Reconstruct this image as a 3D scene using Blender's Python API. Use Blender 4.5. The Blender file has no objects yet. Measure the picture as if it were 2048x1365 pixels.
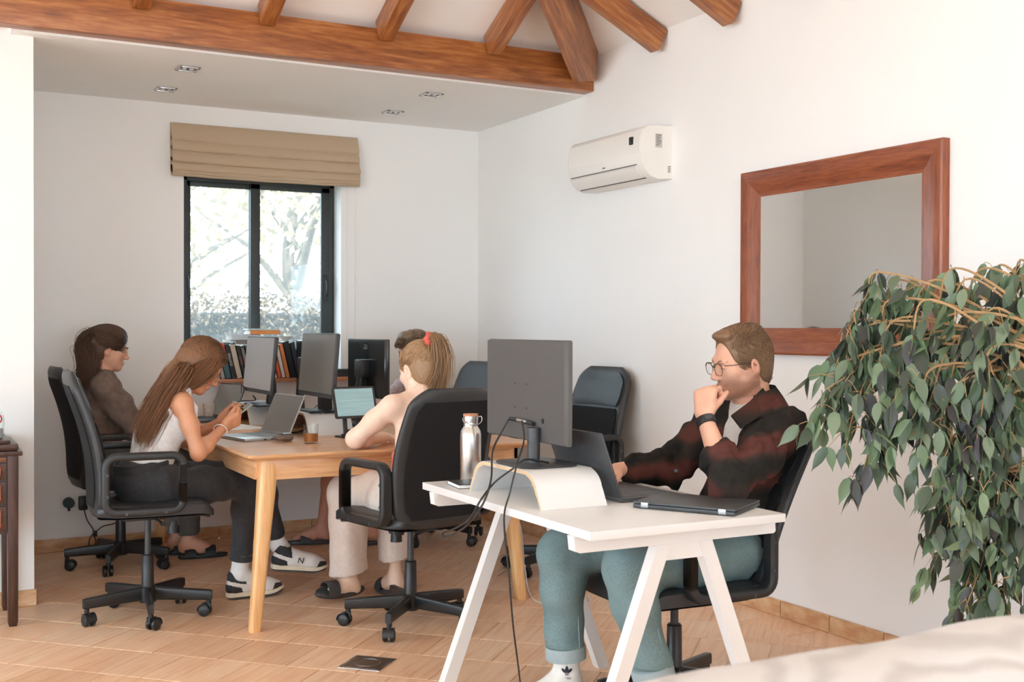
import bpy, bmesh, math, random
import numpy as np
from mathutils import Vector, Matrix, Euler

random.seed(7)
RNG = np.random.default_rng(7)
SC = bpy.context.scene
COL = SC.collection

# ---------------------------------------------------------------- camera
F_PX, YAW, PITCH, ROLL, EYE = 2303.26, .49115, -.01151, .00329, 1.29
_F = np.array([math.sin(YAW)*math.cos(PITCH), math.cos(YAW)*math.cos(PITCH), math.sin(PITCH)])
_R = np.array([math.cos(YAW), -math.sin(YAW), 0.]); _U = np.cross(_R, _F)
_R, _U = math.cos(ROLL)*_R + math.sin(ROLL)*_U, -math.sin(ROLL)*_R + math.cos(ROLL)*_U
_C = np.array([0., 0., EYE])
cam_data = bpy.data.cameras.new('camera')
cam = bpy.data.objects.new('camera', cam_data)
COL.objects.link(cam)
cam_data.sensor_width = 36.0
cam_data.lens = 36.0*F_PX/2048
cam_data.clip_start = .05
cam.matrix_world = Matrix(((_R[0], _U[0], -_F[0], 0), (_R[1], _U[1], -_F[1], 0), (_R[2], _U[2], -_F[2], EYE), (0, 0, 0, 1)))
cam_data.dof.use_dof = True
cam_data.dof.focus_distance = 4.6
cam_data.dof.aperture_fstop = 5.6
SC.camera = cam

def gray(x, y): return _F + _R*(x-1024)/F_PX - _U*(y-682.5)/F_PX
def gz(x, y, z=0.):
    d = gray(x, y); return _C + d*(z-EYE)/d[2]
def gx(x, y, X):
    d = gray(x, y); return _C + d*X/d[0]
def gy(x, y, Y):
    d = gray(x, y); return _C + d*Y/d[1]

# ---------------------------------------------------------------- world, sun, daylight, exposure
world = bpy.data.worlds.new('daylight_sky'); SC.world = world
world.use_nodes = True
bg = world.node_tree.nodes['Background']
bg.inputs[0].default_value = (.655, .845, 1., 1)
bg.inputs[1].default_value = 9.6
SC.view_settings.view_transform = 'Standard'
SC.view_settings.look = 'None'
SC.view_settings.gamma = 1.0
SC.view_settings.use_curve_mapping = False
SC.view_settings.exposure = 0.0
SC.cycles.max_bounces = 12
SC.cycles.diffuse_bounces = 9
SC.cycles.glossy_bounces = 4
SC.cycles.transmission_bounces = 8
SC.cycles.transparent_max_bounces = 12
SC.cycles.caustics_reflective = False
SC.cycles.caustics_refractive = False
SC.cycles.sample_clamp_indirect = 6

def lamp(name, kind, loc, direction, energy, color, size=None):
    d = bpy.data.lights.new(name, kind); d.energy = energy; d.color = color
    if kind == 'AREA':
        d.shape = 'RECTANGLE'; d.size, d.size_y = size
    o = bpy.data.objects.new(name, d); COL.objects.link(o)
    o.location = loc
    o.rotation_euler = Vector(direction).to_track_quat('-Z', 'Y').to_euler()
    return o
sun = lamp('sun', 'SUN', (0, 0, 12), (-.12, .62, -.95), 9.0, (1., .96, .9)); sun.data.angle = math.radians(.6)
# portals: the sky light comes in by the glazed door and the windows (left of the camera and in view; the rear one is added for fill)
for nm, loc, dr, size in (('portal_garden_door', (-4.09, 4.3, 1.11), (1, 0, 0), (2.2, 2.22)), ('portal_side_window', (-4.09, -.9, 1.35), (1, 0, 0), (6.8, 2.0)),
                          ('portal_rear_fill', (.65, -6.59, 1.45), (0, 1, 0), (4.9, 2.2)), ('portal_back_window', (2.017, 7.215, 1.585), (0, -1, 0), (.99, 1.27))):
    p = lamp(nm, 'AREA', loc, dr, 1, (1, 1, 1), size); p.data.cycles.is_portal = True

# ---------------------------------------------------------------- mesh helpers
class MB:
    """collects shapes; build() links them as ONE mesh object"""
    def __init__(s): s.v = []; s.f = []; s.smooth = True; s.n = 0
    def add(s, verts, faces, M=None):
        verts = np.asarray(verts, float).reshape(-1, 3)
        if M is not None:
            A = np.array(M); verts = verts @ A[:3, :3].T + A[:3, 3]
        s.v.append(verts); b = s.n
        s.f += [tuple(i+b for i in f) for f in faces]
        s.n += len(verts); return s
    def box(s, x0, x1, y0, y1, z0, z1, bev=0., M=None, seg=2):
        bm = bmesh.new(); bmesh.ops.create_cube(bm, size=1)
        for v in bm.verts:
            v.co = Vector(((x0+x1)/2 + v.co.x*(x1-x0), (y0+y1)/2 + v.co.y*(y1-y0), (z0+z1)/2 + v.co.z*(z1-z0)))
        if bev > 0:
            bmesh.ops.bevel(bm, geom=list(bm.edges), offset=bev, segments=seg, profile=.6, affect='EDGES')
        bm.verts.index_update()
        s.add([v.co[:] for v in bm.verts], [[v.index for v in f.verts] for f in bm.faces], M); bm.free(); return s
    def cyl(s, p0, p1, r0, r1=None, seg=16, cap=True):
        return s.tube([p0, p1], [r0, r0 if r1 is None else r1], seg, cap=cap)
    def tube(s, pts, r, seg=10, closed=False, cap=True, prof=None, up=None):
        pts = [np.asarray(p, float) for p in pts]; n = len(pts)
        rr = r if hasattr(r, '__len__') else [r]*n
        tang = []
        for i in range(n):
            a = pts[(i-1) % n] if (closed or i > 0) else pts[i]
            b = pts[(i+1) % n] if (closed or i < n-1) else pts[i]
            t = b-a; tang.append(t/(np.linalg.norm(t)+1e-12))
        u = np.asarray(up, float) if up is not None else (np.array([0, 0, 1.]) if abs(tang[0][2]) < .9 else np.array([1., 0, 0]))
        rings = []; fixed = up is not None
        for i in range(n):
            t = tang[i]
            if fixed: u = np.asarray(up, float)
            w = u - t*(u@t); w /= np.linalg.norm(w)+1e-12; u = w
            b = np.cross(t, w)
            if prof is None:
                ang = np.linspace(0, 2*math.pi, seg, endpoint=False)
                ring = [pts[i] + rr[i]*(math.cos(a)*w + math.sin(a)*b) for a in ang]
            else:
                ring = [pts[i] + rr[i]*(q[0]*w + q[1]*b) for q in prof]
            rings.append(ring)
        return s.loft(rings, closed_v=closed, cap=cap and not closed)
    def loft(s, rings, closed_v=False, cap=True, closed_u=True):
        n = len(rings); m = len(rings[0]); V = [p for r in rings for p in r]; Fc = []
        for i in range(n if closed_v else n-1):
            j = (i+1) % n
            for k in range(m if closed_u else m-1):
                l = (k+1) % m
                Fc.append((i*m+k, i*m+l, j*m+l, j*m+k))
        if cap and closed_u:
            Fc.append(tuple(range(m-1, -1, -1))); Fc.append(tuple((n-1)*m+k for k in range(m)))
        return s.add(V, Fc)
    def lathe(s, prof, c=(0, 0, 0), seg=24, M=None):
        rings = [[(c[0]+r*math.cos(a), c[1]+r*math.sin(a), c[2]+z) for a in np.linspace(0, 2*math.pi, seg, endpoint=False)] for r, z in prof]
        n = s.n; t = MB(); t.loft(rings); return s.add(np.concatenate(t.v), t.f, M)
    def prism(s, poly, z0, z1, M=None):
        n = len(poly); V = [(p[0], p[1], z0) for p in poly] + [(p[0], p[1], z1) for p in poly]
        Fc = [tuple(range(n-1, -1, -1)), tuple(range(n, 2*n))] + [(i, (i+1) % n, n+(i+1) % n, n+i) for i in range(n)]
        return s.add(V, Fc, M)
    def quad(s, a, b, c, d): return s.add([a, b, c, d], [(0, 1, 2, 3)])
    def build(s, name, mat, parent=None, org=None, smooth=40, M=None):
        V = np.concatenate(s.v) if s.v else np.zeros((0, 3))
        if org is not None: V = V - np.asarray(org, float)
        return mesh_obj(name, V, s.f, mat, parent, smooth, M)

def mesh_obj(name, V, Fc, mat, parent=None, smooth=40, M=None, loc=None):
    me = bpy.data.meshes.new(name)
    V = np.asarray(V, float)
    if isinstance(Fc, np.ndarray):
        k = Fc.shape[1]
        me.vertices.add(len(V)); me.vertices.foreach_set('co', V.astype(np.float32).ravel())
        me.loops.add(Fc.size); me.loops.foreach_set('vertex_index', Fc.astype(np.int32).ravel())
        me.polygons.add(len(Fc)); me.polygons.foreach_set('loop_start', np.arange(0, Fc.size, k, dtype=np.int32))
        me.update(calc_edges=True); me.validate()
    else:
        me.from_pydata(V.tolist(), [], Fc)
        bm = bmesh.new(); bm.from_mesh(me); bmesh.ops.recalc_face_normals(bm, faces=bm.faces); bm.to_mesh(me); bm.free()
    if smooth:
        me.shade_smooth()
        if smooth < 180: me.set_sharp_from_angle(angle=math.radians(smooth))
    if mat is not None: me.materials.append(mat)
    o = bpy.data.objects.new(name, me); COL.objects.link(o)
    if parent is not None: o.parent = parent
    if M is not None: o.matrix_local = Matrix(M)
    if loc is not None: o.location = loc
    return o

def tag(o, label, cat, group=None):
    o['label'] = label; o['category'] = cat
    if group: o['group'] = group
    return o
def thing(name, label, cat, loc=(0, 0, 0), rz=0., group=None):
    o = bpy.data.objects.new(name, None); COL.objects.link(o); o.empty_display_size = .1
    o.location = loc; o.rotation_euler = (0, 0, rz)
    return tag(o, label, cat, group)
def struct(o): o['kind'] = 'structure'; return o
def copy_tree(o, parent=None):
    c = o.copy(); COL.objects.link(c); c.parent = parent
    for ch in o.children: copy_tree(ch, c)
    return c
def RZ(a): return Matrix.Rotation(a, 4, 'Z')
def frame_M(org, xdir, zhint=(0, 0, 1)):
    x = Vector(xdir).normalized(); z = Vector(zhint); y = z.cross(x).normalized(); z = x.cross(y)
    return Matrix(((x.x, y.x, z.x, org[0]), (x.y, y.y, z.y, org[1]), (x.z, y.z, z.z, org[2]), (0, 0, 0, 1)))
def bez(pts, n=10):
    """Catmull-Rom through pts"""
    P = [np.asarray(p, float) for p in pts]; P = [2*P[0]-P[1]] + P + [2*P[-1]-P[-2]]; out = []
    for i in range(1, len(P)-2):
        for t in np.linspace(0, 1, n, endpoint=False):
            a, b, c, d = P[i-1], P[i], P[i+1], P[i+2]
            out.append(.5*((2*b) + (c-a)*t + (2*a-5*b+4*c-d)*t*t + (3*b-a-3*c+d)*t**3))
    return out + [P[-2]]
def rrect(w, h, r, n=5):
    pts = []
    for cx, cy, a0 in ((w/2-r, h/2-r, 0), (-w/2+r, h/2-r, 90), (-w/2+r, -h/2+r, 180), (w/2-r, -h/2+r, 270)):
        for k in range(n):
            a = math.radians(a0 + 90*k/(n-1)); pts.append((cx+r*math.cos(a), cy+r*math.sin(a)))
    return pts
def text_mb(txt, size, depth=.0006):
    cu = bpy.data.curves.new('lettering', 'FONT'); cu.body = txt; cu.size = size; cu.extrude = depth; cu.align_x = 'CENTER'; cu.align_y = 'CENTER'
    o = bpy.data.objects.new('lettering', cu); me = bpy.data.meshes.new_from_object(o)
    mb = MB(); mb.add([v.co[:] for v in me.vertices], [tuple(p.vertices) for p in me.polygons])
    bpy.data.objects.remove(o); bpy.data.meshes.remove(me); return mb

# ---------------------------------------------------------------- materials
def srgb(r, g, b):
    f = lambda c: (c/12.92 if c <= .04045 else ((c+.055)/1.055)**2.4)
    return (f(r/255), f(g/255), f(b/255), 1)
class Nodes:
    def __init__(s, name):
        s.m = bpy.data.materials.new(name); s.m.use_nodes = True; s.t = s.m.node_tree
        s.b = s.t.nodes['Principled BSDF']; s.out = s.t.nodes['Material Output']
    def n(s, typ, **kw):
        nd = s.t.nodes.new(typ)
        for k, v in kw.items():
            if k.startswith('i_'): nd.inputs[int(k[2:]) if k[2:].isdigit() else k[2:].replace('_', ' ')].default_value = v
            else: setattr(nd, k, v)
        return nd
    def l(s, a, b): s.t.links.new(a, b)
    def coords(s, scale=(1, 1, 1), kind='Object', rot=(0, 0, 0)):
        tc = s.n('ShaderNodeTexCoord'); mp = s.n('ShaderNodeMapping')
        mp.inputs['Scale'].default_value = scale; mp.inputs['Rotation'].default_value = rot
        s.l(tc.outputs[kind], mp.inputs[0]); return mp.outputs[0]
    def noise(s, vec, scale, detail=4, rough=.55, dist=0):
        nd = s.n('ShaderNodeTexNoise'); nd.inputs['Scale'].default_value = scale; nd.inputs['Detail'].default_value = detail
        nd.inputs['Roughness'].default_value = rough; nd.inputs['Distortion'].default_value = dist
        s.l(vec, nd.inputs['Vector']); return nd.outputs['Fac']
    def ramp(s, fac, stops):
        r = s.n('ShaderNodeValToRGB'); e = r.color_ramp.elements
        e[0].position, e[0].color = stops[0]; e[1].position, e[1].color = stops[-1]
        for p, c in stops[1:-1]: q = e.new(p); q.color = c
        s.l(fac, r.inputs[0]); return r.outputs[0]
    def mix(s, fac, a, b, mode='MIX'):
        m = s.n('ShaderNodeMix', data_type='RGBA', blend_type=mode)
        for sock, val in ((m.inputs[0], fac), (m.inputs[6], a), (m.inputs[7], b)):
            if isinstance(val, bpy.types.NodeSocket): s.l(val, sock)
            else: sock.default_value = val
        return m.outputs[2]
    def bump(s, h, strength=.2, dist=.01):
        b = s.n('ShaderNodeBump'); b.inputs['Strength'].default_value = strength; b.inputs['Distance'].default_value = dist
        s.l(h, b.inputs['Height']); s.l(b.outputs[0], s.b.inputs['Normal'])
    def set(s, **kw):
        for k, v in kw.items():
            i = s.b.inputs[k.replace('_', ' ')]
            if isinstance(v, bpy.types.NodeSocket): s.l(v, i)
            else: i.default_value = v
        return s
def vary(c, k): return (min(1, c[0]*k), min(1, c[1]*k), min(1, c[2]*k), 1)
def plain(name, c, rough=.5, metal=0., nscale=40, namt=.08, bump=.0, bscale=200, bdist=.002, spec=.5, sheen=0., coat=0.):
    N = Nodes(name); v = N.coords()
    f = N.noise(v, nscale)
    N.set(Base_Color=N.ramp(f, [(.3, vary(c, 1-namt)), (.7, vary(c, 1+namt))]), Roughness=rough, Metallic=metal)
    N.b.inputs['Specular IOR Level'].default_value = spec
    if sheen: N.b.inputs['Sheen Weight'].default_value = sheen
    if coat: N.b.inputs['Coat Weight'].default_value = coat
    if bump: N.bump(N.noise(v, bscale, 3), bump, bdist)
    return N.m
def wood(name, c1, c2, c3, grain=(1, 14, 14), scale=2.2, rough=.45, bump=.15, coat=0., contrast=(.3, .5, .72), rand=.0):
    N = Nodes(name); v = N.coords(grain)
    if rand:
        oi = N.n('ShaderNodeObjectInfo'); ad = N.n('ShaderNodeVectorMath', operation='ADD'); mu = N.n('ShaderNodeMath', operation='MULTIPLY'); mu.inputs[1].default_value = 37.
        N.l(oi.outputs['Random'], mu.inputs[0]); N.l(v, ad.inputs[0]); N.l(mu.outputs[0], ad.inputs[1]); v = ad.outputs[0]
    a = N.noise(v, scale, 6, .6, 1.2); b = N.noise(v, scale*5, 3, .5)
    m = N.n('ShaderNodeMath', operation='MULTIPLY_ADD'); m.inputs[1].default_value = .35; N.l(b, m.inputs[0])
    mm = N.n('ShaderNodeMath', operation='MULTIPLY'); mm.inputs[1].default_value = .65; N.l(a, mm.inputs[0]); N.l(mm.outputs[0], m.inputs[2])
    N.set(Base_Color=N.ramp(m.outputs[0], [(contrast[0], c1), (contrast[1], c2), (contrast[2], c3)]), Roughness=rough)
    if coat: N.b.inputs['Coat Weight'].default_value = coat; N.b.inputs['Coat Roughness'].default_value = .25
    N.bump(m.outputs[0], bump, .003); return N.m

M_wall = plain('white_plaster', (.88, .865, .845, 1), .85, nscale=1.3, namt=.012, bump=.12, bscale=160, bdist=.002, spec=.2)
M_ceil = plain('white_ceiling_plaster', (.89, .875, .855, 1), .9, nscale=2, namt=.012, bump=.06, bscale=120, spec=.2)
M_beam = wood('stained_pine', srgb(104, 54, 26), srgb(158, 94, 48), srgb(200, 138, 80), (1.2, 12, 12), 1.5, .42, .25, .25, rand=1)
M_table = wood('oak_veneer', srgb(190, 134, 88), srgb(218, 168, 122), srgb(232, 190, 146), (1, 16, 16), 1.6, .32, .08, .3)
M_leg = wood('oak_solid', srgb(205, 150, 95), srgb(228, 178, 122), srgb(238, 195, 145), (18, 18, 1.2), 1.5, .4, .08, .2)
M_mirrorwood = wood('mahogany', srgb(96, 44, 24), srgb(140, 72, 40), srgb(168, 98, 58), (1.5, 14, 14), 1.8, .35, .08, .35)
M_cab = wood('dark_walnut', srgb(38, 20, 13), srgb(62, 34, 22), srgb(88, 50, 32), (12, 12, 1.2), 2, .4, .15, .2)
M_cabdrawer = wood('walnut_panel', srgb(84, 40, 20), srgb(124, 66, 36), srgb(150, 88, 50), (1.2, 12, 12), 2.4, .4, .12, .2)
M_sill = wood('sill_wood', srgb(150, 92, 60), srgb(182, 120, 84), srgb(205, 150, 110), (1, 12, 12), 2, .5, .1)
M_black = plain('black_plastic', (.018, .018, .019, 1), .42, nscale=30, namt=.12, bump=.1, bscale=600, bdist=.0006)
M_blackmetal = plain('black_powder_coat', (.016, .016, .017, 1), .38, nscale=40, namt=.1, bump=.08, bscale=900, bdist=.0004)
M_leather = plain('black_leather', (.026, .027, .029, 1), .42, nscale=14, namt=.15, bump=.25, bscale=380, bdist=.0012, spec=.55)
M_mesh = plain('black_mesh_fabric', (.012, .012, .013, 1), .85, nscale=500, namt=.4, bump=.4, bscale=900, bdist=.001, spec=.3)
M_chrome = plain('chrome', (.6, .6, .62, 1), .2, 1.0, namt=.03)
M_steel = plain('brushed_steel', (.62, .60, .58, 1), .28, 1.0, nscale=60, namt=.05)
M_whitelam = plain('white_laminate', (.74, .725, .71, 1), .38, nscale=6, namt=.01)
M_whitemetal = plain('white_powder_coat', (.78, .77, .76, 1), .4, nscale=12, namt=.01)
M_plywood = wood('plywood_edge', srgb(196, 160, 118), srgb(216, 184, 142), srgb(228, 200, 160), (1, 1, 30), 6, .6, .05)
M_white = plain('white_plastic', (.80, .78, .75, 1), .45, nscale=8, namt=.015)
M_acwhite = plain('ivory_plastic', (.84, .81, .76, 1), .4, nscale=5, namt=.01)
M_dark = plain('dark_grey_plastic', (.05, .05, .052, 1), .4, nscale=30, namt=.1)
M_laptop = plain('graphite_laptop_shell', (.055, .055, .057, 1), .42, nscale=60, namt=.08, bump=.05, bscale=900, bdist=.0003)
M_silver = plain('silver_laptop_shell', (.42, .43, .43, 1), .35, .6, nscale=40, namt=.04)
M_winframe = plain('anthracite_aluminium', (.030, .036, .036, 1), .45, .1, nscale=20, namt=.1)
M_cable = plain('black_cable_rubber', (.03, .028, .028, 1), .5, namt=.1)
M_cablewhite = plain('white_cable_rubber', (.75, .72, .68, 1), .5, namt=.03)
M_paper = plain('white_paper', (.82, .80, .77, 1), .8, namt=.02)
# ================================================================ the room
XR, YB, ZC, XP, YP, XL, YRR = 3.49, 7.02, 2.62, .56, 5.72, -4.0, -6.5
ZP = 2.83            # wall plate of the vaulted room
WX0, WX1, WZ0, WZ1 = 1.522, 2.512, .95, 2.22
w = MB()
w.box(XP-.1, WX0, YB, YB+.22, 0, 3.0); w.box(WX1, XR+.2, YB, YB+.22, 0, 3.0)
w.box(WX0, WX1, YB, YB+.22, 0, WZ0); w.box(WX0, WX1, YB, YB+.22, WZ1, 3.0)
struct(w.build('wall_back', M_wall, smooth=0))
struct(MB().box(XR, XR+.2, YRR-.2, YB, 0, 3.0).build('wall_right', M_wall, smooth=0))
struct(MB().box(XL-.2, XP, YP, YB+.22, 0, 3.0).build('wall_alcove', M_wall, smooth=0))
w = MB()
DY0, DY1, SY0, SY1 = 3.2, 5.4, -4.3, 2.5
w.box(XL-.2, XL, YRR-.2, SY0, 0, 3.); w.box(XL-.2, XL, SY1, DY0, 0, 3.); w.box(XL-.2, XL, DY1, YP, 0, 3.)
w.box(XL-.2, XL, SY0, SY1, 0, .35); w.box(XL-.2, XL, SY0, SY1, 2.35, 3.); w.box(XL-.2, XL, DY0, DY1, 2.22, 3.)
struct(w.build('wall_left', M_wall, smooth=0))
RX = (XL+XR)/2; HS = (XR-XL)/2; ZR = ZP+.5*HS; YH = 5.65-HS
w = MB()
w.box(XL-.2, -1.8, YRR-.2, YRR, 0, ZP); w.box(3.1, XR, YRR-.2, YRR, 0, ZP)
w.box(-1.8, 3.1, YRR-.2, YRR, 0, .35); w.box(-1.8, 3.1, YRR-.2, YRR, 2.55, ZP)
w.add([(XL, YRR, ZP), (XR, YRR, ZP), (RX, YRR, ZR), (XL, YRR-.2, ZP), (XR, YRR-.2, ZP), (RX, YRR-.2, ZR)], [(0, 1, 2), (3, 5, 4), (0, 3, 4, 1), (1, 4, 5, 2), (2, 5, 3, 0)])
struct(w.build('wall_rear', M_wall, smooth=0))
struct(MB().box(XP-.1, XR, 5.65, YB, ZC, ZC+.2).build('ceiling', M_ceil, smooth=0))
def slope(pts, th=.16):
    m = MB(); n = len(pts); V = list(pts) + [(p[0], p[1], p[2]+th) for p in pts]
    m.add(V, [tuple(range(n)), tuple(range(2*n-1, n-1, -1))] + [(i, n+i, n+(i+1) % n, (i+1) % n) for i in range(n)]); return m
H1 = (RX, YH, ZR); H0 = (RX, YRR-.2, ZR)
for nm, pts in (('ceiling_slope_back', [(XL, 5.65, ZP), H1, (XR, 5.65, ZP)]), ('ceiling_slope_right', [(XR, 5.65, ZP), H1, H0, (XR, YRR-.2, ZP)]),
                ('ceiling_slope_left', [(XL, 5.65, ZP), (XL, YRR-.2, ZP), H0, H1])):
    struct(slope(pts).build(nm, M_ceil, smooth=0))

# frames of the two windows and the garden door outside the picture; rear window added for fill, both enlarged to flatten the light
def side_frame(name, horiz, a0, a1, z0, z1, at, n):
    m = MB()
    def bar(u0, u1, v0, v1):
        if horiz: m.box(u0, u1, at-.03, at+.03, v0, v1, .004)
        else: m.box(at-.03, at+.03, u0, u1, v0, v1, .004)
    bar(a0, a1, z0, z0+.06); bar(a0, a1, z1-.06, z1)
    for k in range(n+1):
        u = a0+(a1-a0-.06)*k/n; bar(u, u+.06, z0, z1)
    struct(m.build(name, M_winframe))
side_frame('window_2', False, SY0, SY1, .35, 2.35, XL-.15, 5)
side_frame('door_1', False, DY0, DY1, 0, 2.22, XL-.15, 2)
side_frame('window_rear_fill', True, -1.8, 3.1, .35, 2.55, YRR-.15, 4)

# ---- ceiling timber
def timber(name, label, org, direction, length, wdt, dep, group=None):
    m = MB().box(0, length, -wdt/2, wdt/2, -dep, 0, .006)
    o = m.build(name, M_beam, M=frame_M(org, direction)); return tag(o, label, 'beam', group)
timber('tie_beam', 'long horizontal stained timber beam where the vaulted ceiling meets the flat one', (XL, 5.60, 2.825), (1, 0, 0), XR-XL, .10, .195)
nrm = 1/math.sqrt(1.25)
def jack(xc, j):
    ye = 5.65-(min(XR-xc, xc-XL))+.02
    L = (5.552-ye)/nrm
    z0 = ZP+.5*(5.65-5.552)-.004
    timber('rafter', 'stained rafter rising from the long tie beam', (xc, 5.552+.02, z0-.012), (0, -nrm, .5*nrm), L, .078, .118, 'rafters standing on the tie beam')
for j, xc in enumerate((.40, 1.008, 1.60, 2.214, 2.838)): jack(xc, j)
def side_rafter(yc, j):
    xe = max(RX, XR-(5.65-yc))
    z0 = ZP-.004
    L = (XR-xe)/nrm-.02
    timber('common_rafter', 'stained rafter whose cut end rests on the white wall', (XR-.003, yc, z0-.01), (-nrm, 0, .5*nrm), L, .074, .122, 'rafters ending on the right wall')
for j, yc in enumerate((4.875, 4.288, 3.69, 3.09)): side_rafter(yc, j)
hd = Vector((-1, -1, .5)).normalized()
timber('hip_rafter', 'broad stained hip rafter rising from the corner end of the tie beam', (XR-.055, 5.535, 2.842), hd, (YH+HS-YH)*1.5-.1, .13, .19)

# ---- floor: diagonal ribbed terracotta tiles
def floor_mat():
    N = Nodes('terracotta_tile')
    oi = N.n('ShaderNodeObjectInfo')
    tc = N.n('ShaderNodeTexCoord')
    cmb = N.n('ShaderNodeVectorMath', operation='MULTIPLY_ADD'); N.l(oi.outputs['Location'], cmb.inputs[0]); cmb.inputs[1].default_value = (7.3, 5.1, 3.7); N.l(tc.outputs['Object'], cmb.inputs[2])
    mp = N.n('ShaderNodeMapping'); mp.inputs['Scale'].default_value = (1.6, 34, 1); N.l(cmb.outputs[0], mp.inputs[0])
    st = N.noise(mp.outputs[0], 1.5, 5, .6, .6)
    mp2 = N.n('ShaderNodeMapping'); mp2.inputs['Scale'].default_value = (3, 6, 1); N.l(cmb.outputs[0], mp2.inputs[0])
    cl = N.noise(mp2.outputs[0], 1.3, 4, .6)
    base = N.ramp(cl, [(.28, srgb(226, 178, 142)), (.5, srgb(236, 201, 168)), (.72, srgb(243, 218, 190))])
    strk = N.ramp(st, [(.3, srgb(204, 152, 118)), (.5, srgb(238, 200, 168)), (.75, srgb(246, 224, 198))])
    c = N.mix(.5, base, strk)
    # each tile has its own firing colour
    rv = N.ramp(oi.outputs['Random'], [(0, (.88, .80, .74, 1)), (.5, (1, 1, 1, 1)), (1, (1.0, .93, .86, 1))])
    c = N.mix(1.0, c, rv, 'MULTIPLY')
    N.set(Base_Color=c, Roughness=.42); N.b.inputs['Specular IOR Level'].default_value = .4
    N.bump(st, .35, .004); return N.m
M_tile = floor_mat()
M_grout = plain('pale_grout', srgb(232, 208, 184), .8, nscale=30, namt=.05)
floor = struct(MB().box(XL, XR, YRR, YB, -.12, -.004).build('floor', M_grout, smooth=0))
TS = .2915
d1 = np.array([1, 1])/math.sqrt(2); d2 = np.array([-1, 1])/math.sqrt(2)
BW = .20       # border course along the walls
def clip_poly(poly, x0, x1, y0, y1):
    for ax, val, sgn in ((0, x0, 1), (0, x1, -1), (1, y0, 1), (1, y1, -1)):
        out = []
        for i in range(len(poly)):
            a, b = poly[i], poly[(i+1) % len(poly)]
            ia, ib = sgn*(a[ax]-val) >= 0, sgn*(b[ax]-val) >= 0
            if ia: out.append(a)
            if ia != ib:
                t = (val-a[ax])/(b[ax]-a[ax]); out.append(a+(b-a)*t)
        poly = out
        if len(poly) < 3: return []
    return poly
def tile_mesh(poly, rot):
    """poly: local 2D outline -> slab with eased edge"""
    c = sum(poly)/len(poly); m = MB(); n = len(poly)
    ins = [c+(p-c)*(1-.003/max(.02, np.linalg.norm(p-c))) for p in poly]
    V = [(p[0], p[1], -.004) for p in poly] + [(p[0], p[1], -.0012) for p in poly] + [(p[0], p[1], 0) for p in ins]
    Fc = [(i, (i+1) % n, n+(i+1) % n, n+i) for i in range(n)] + [(n+i, n+(i+1) % n, 2*n+(i+1) % n, 2*n+i) for i in range(n)] + [tuple(range(2*n, 3*n))]
    return V, Fc
def in_view(p):
    d = np.array([p[0], p[1], 0])-_C; z = d@_F
    if z < .3: return None
    x = 1024+F_PX*(d@_R)/z; y = 682.5-F_PX*(d@_U)/z
    return (z if (-60 < x < 2108 and 600 < y < 1440) else None)
tiles = []
g = .0022
off1 = 4.222
sq = [np.array(q)*(TS/2-g) for q in ((-1, -1), (1, -1), (1, 1), (-1, 1))]
Rt = np.array([[d1[0], d2[0]], [d1[1], d2[1]]])
def regions(): return [(XL, XR-BW, YRR, YP), (XP+.02, XR-BW, YP, YB-BW)]
for i in range(-44, 16):
    for j in range(-30, 40):
        c = d1*(off1+(i+.5)*TS) + d2*(1.36+(j+.5+(.5 if i % 2 else 0))*TS)
        if not (XL-.3 < c[0] < XR+.3 and YRR-.3 < c[1] < YB+.3): continue
        full = [c+Rt@q for q in sq]
        if all(XL <= p[0] <= XR-BW and YRR <= p[1] <= YP for p in full) or all(XP+.02 <= p[0] <= XR-BW and YP-.3 <= p[1] <= YB-BW for p in full):
            tiles.append((c, None)); continue
        for (x0, x1, y0, y1) in regions():
            pc = clip_poly(full, x0, x1, y0, y1)
            if len(pc) >= 3 and sum(abs(np.cross(pc[k]-c, pc[(k+1) % len(pc)]-c)) for k in range(len(pc))) > .004:
                cc = sum(pc)/len(pc); tiles.append((cc, [Rt.T@(p-cc) for p in pc]))
border = []
y = YRR
while y < YB-.01:
    y2 = min(y+TS, YB); border.append((XR-BW+g, XR-g, y+g, y2-g)); y = y2
x = XP
while x < XR-BW-.02:
    x2 = min(x+TS, XR-BW); border.append((x+g, x2-g, YB-BW+g, YB-g)); x = x2
for (x0, x1, y0, y1) in border:
    c = np.array([(x0+x1)/2, (y0+y1)/2]); tiles.append((c, [Rt.T@(np.array(p)-c) for p in ((x0, y0), (x1, y0), (x1, y1), (x0, y1))]))
order = sorted(tiles, key=lambda t: (in_view(t[0]) is None, in_view(t[0]) or 0))
shared = None; rest = MB(); nt = 0
for c, poly in order:
    if in_view(c) is not None and nt < 295:
        if poly is None:
            if shared is None:
                V, Fc = tile_mesh(sq, 0); o = mesh_obj('tile', V, Fc, M_tile, floor, 0); shared = o.data
            else:
                o = bpy.data.objects.new('tile', shared); COL.objects.link(o); o.parent = floor
        else:
            V, Fc = tile_mesh(poly, 0); o = mesh_obj('tile', V, Fc, M_tile, floor, 0)
        o.location = (c[0], c[1], 0); o.rotation_euler = (0, 0, math.pi/4); nt += 1
    else:
        V, Fc = tile_mesh(sq if poly is None else poly, 0)
        rest.add([((Rt@np.array(v[:2]))[0]+c[0], (Rt@np.array(v[:2]))[1]+c[1], v[2]) for v in V], Fc)
if rest.v:
    o = rest.build('tile_field', M_tile, floor, smooth=0); o['kind'] = 'stuff'

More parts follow.
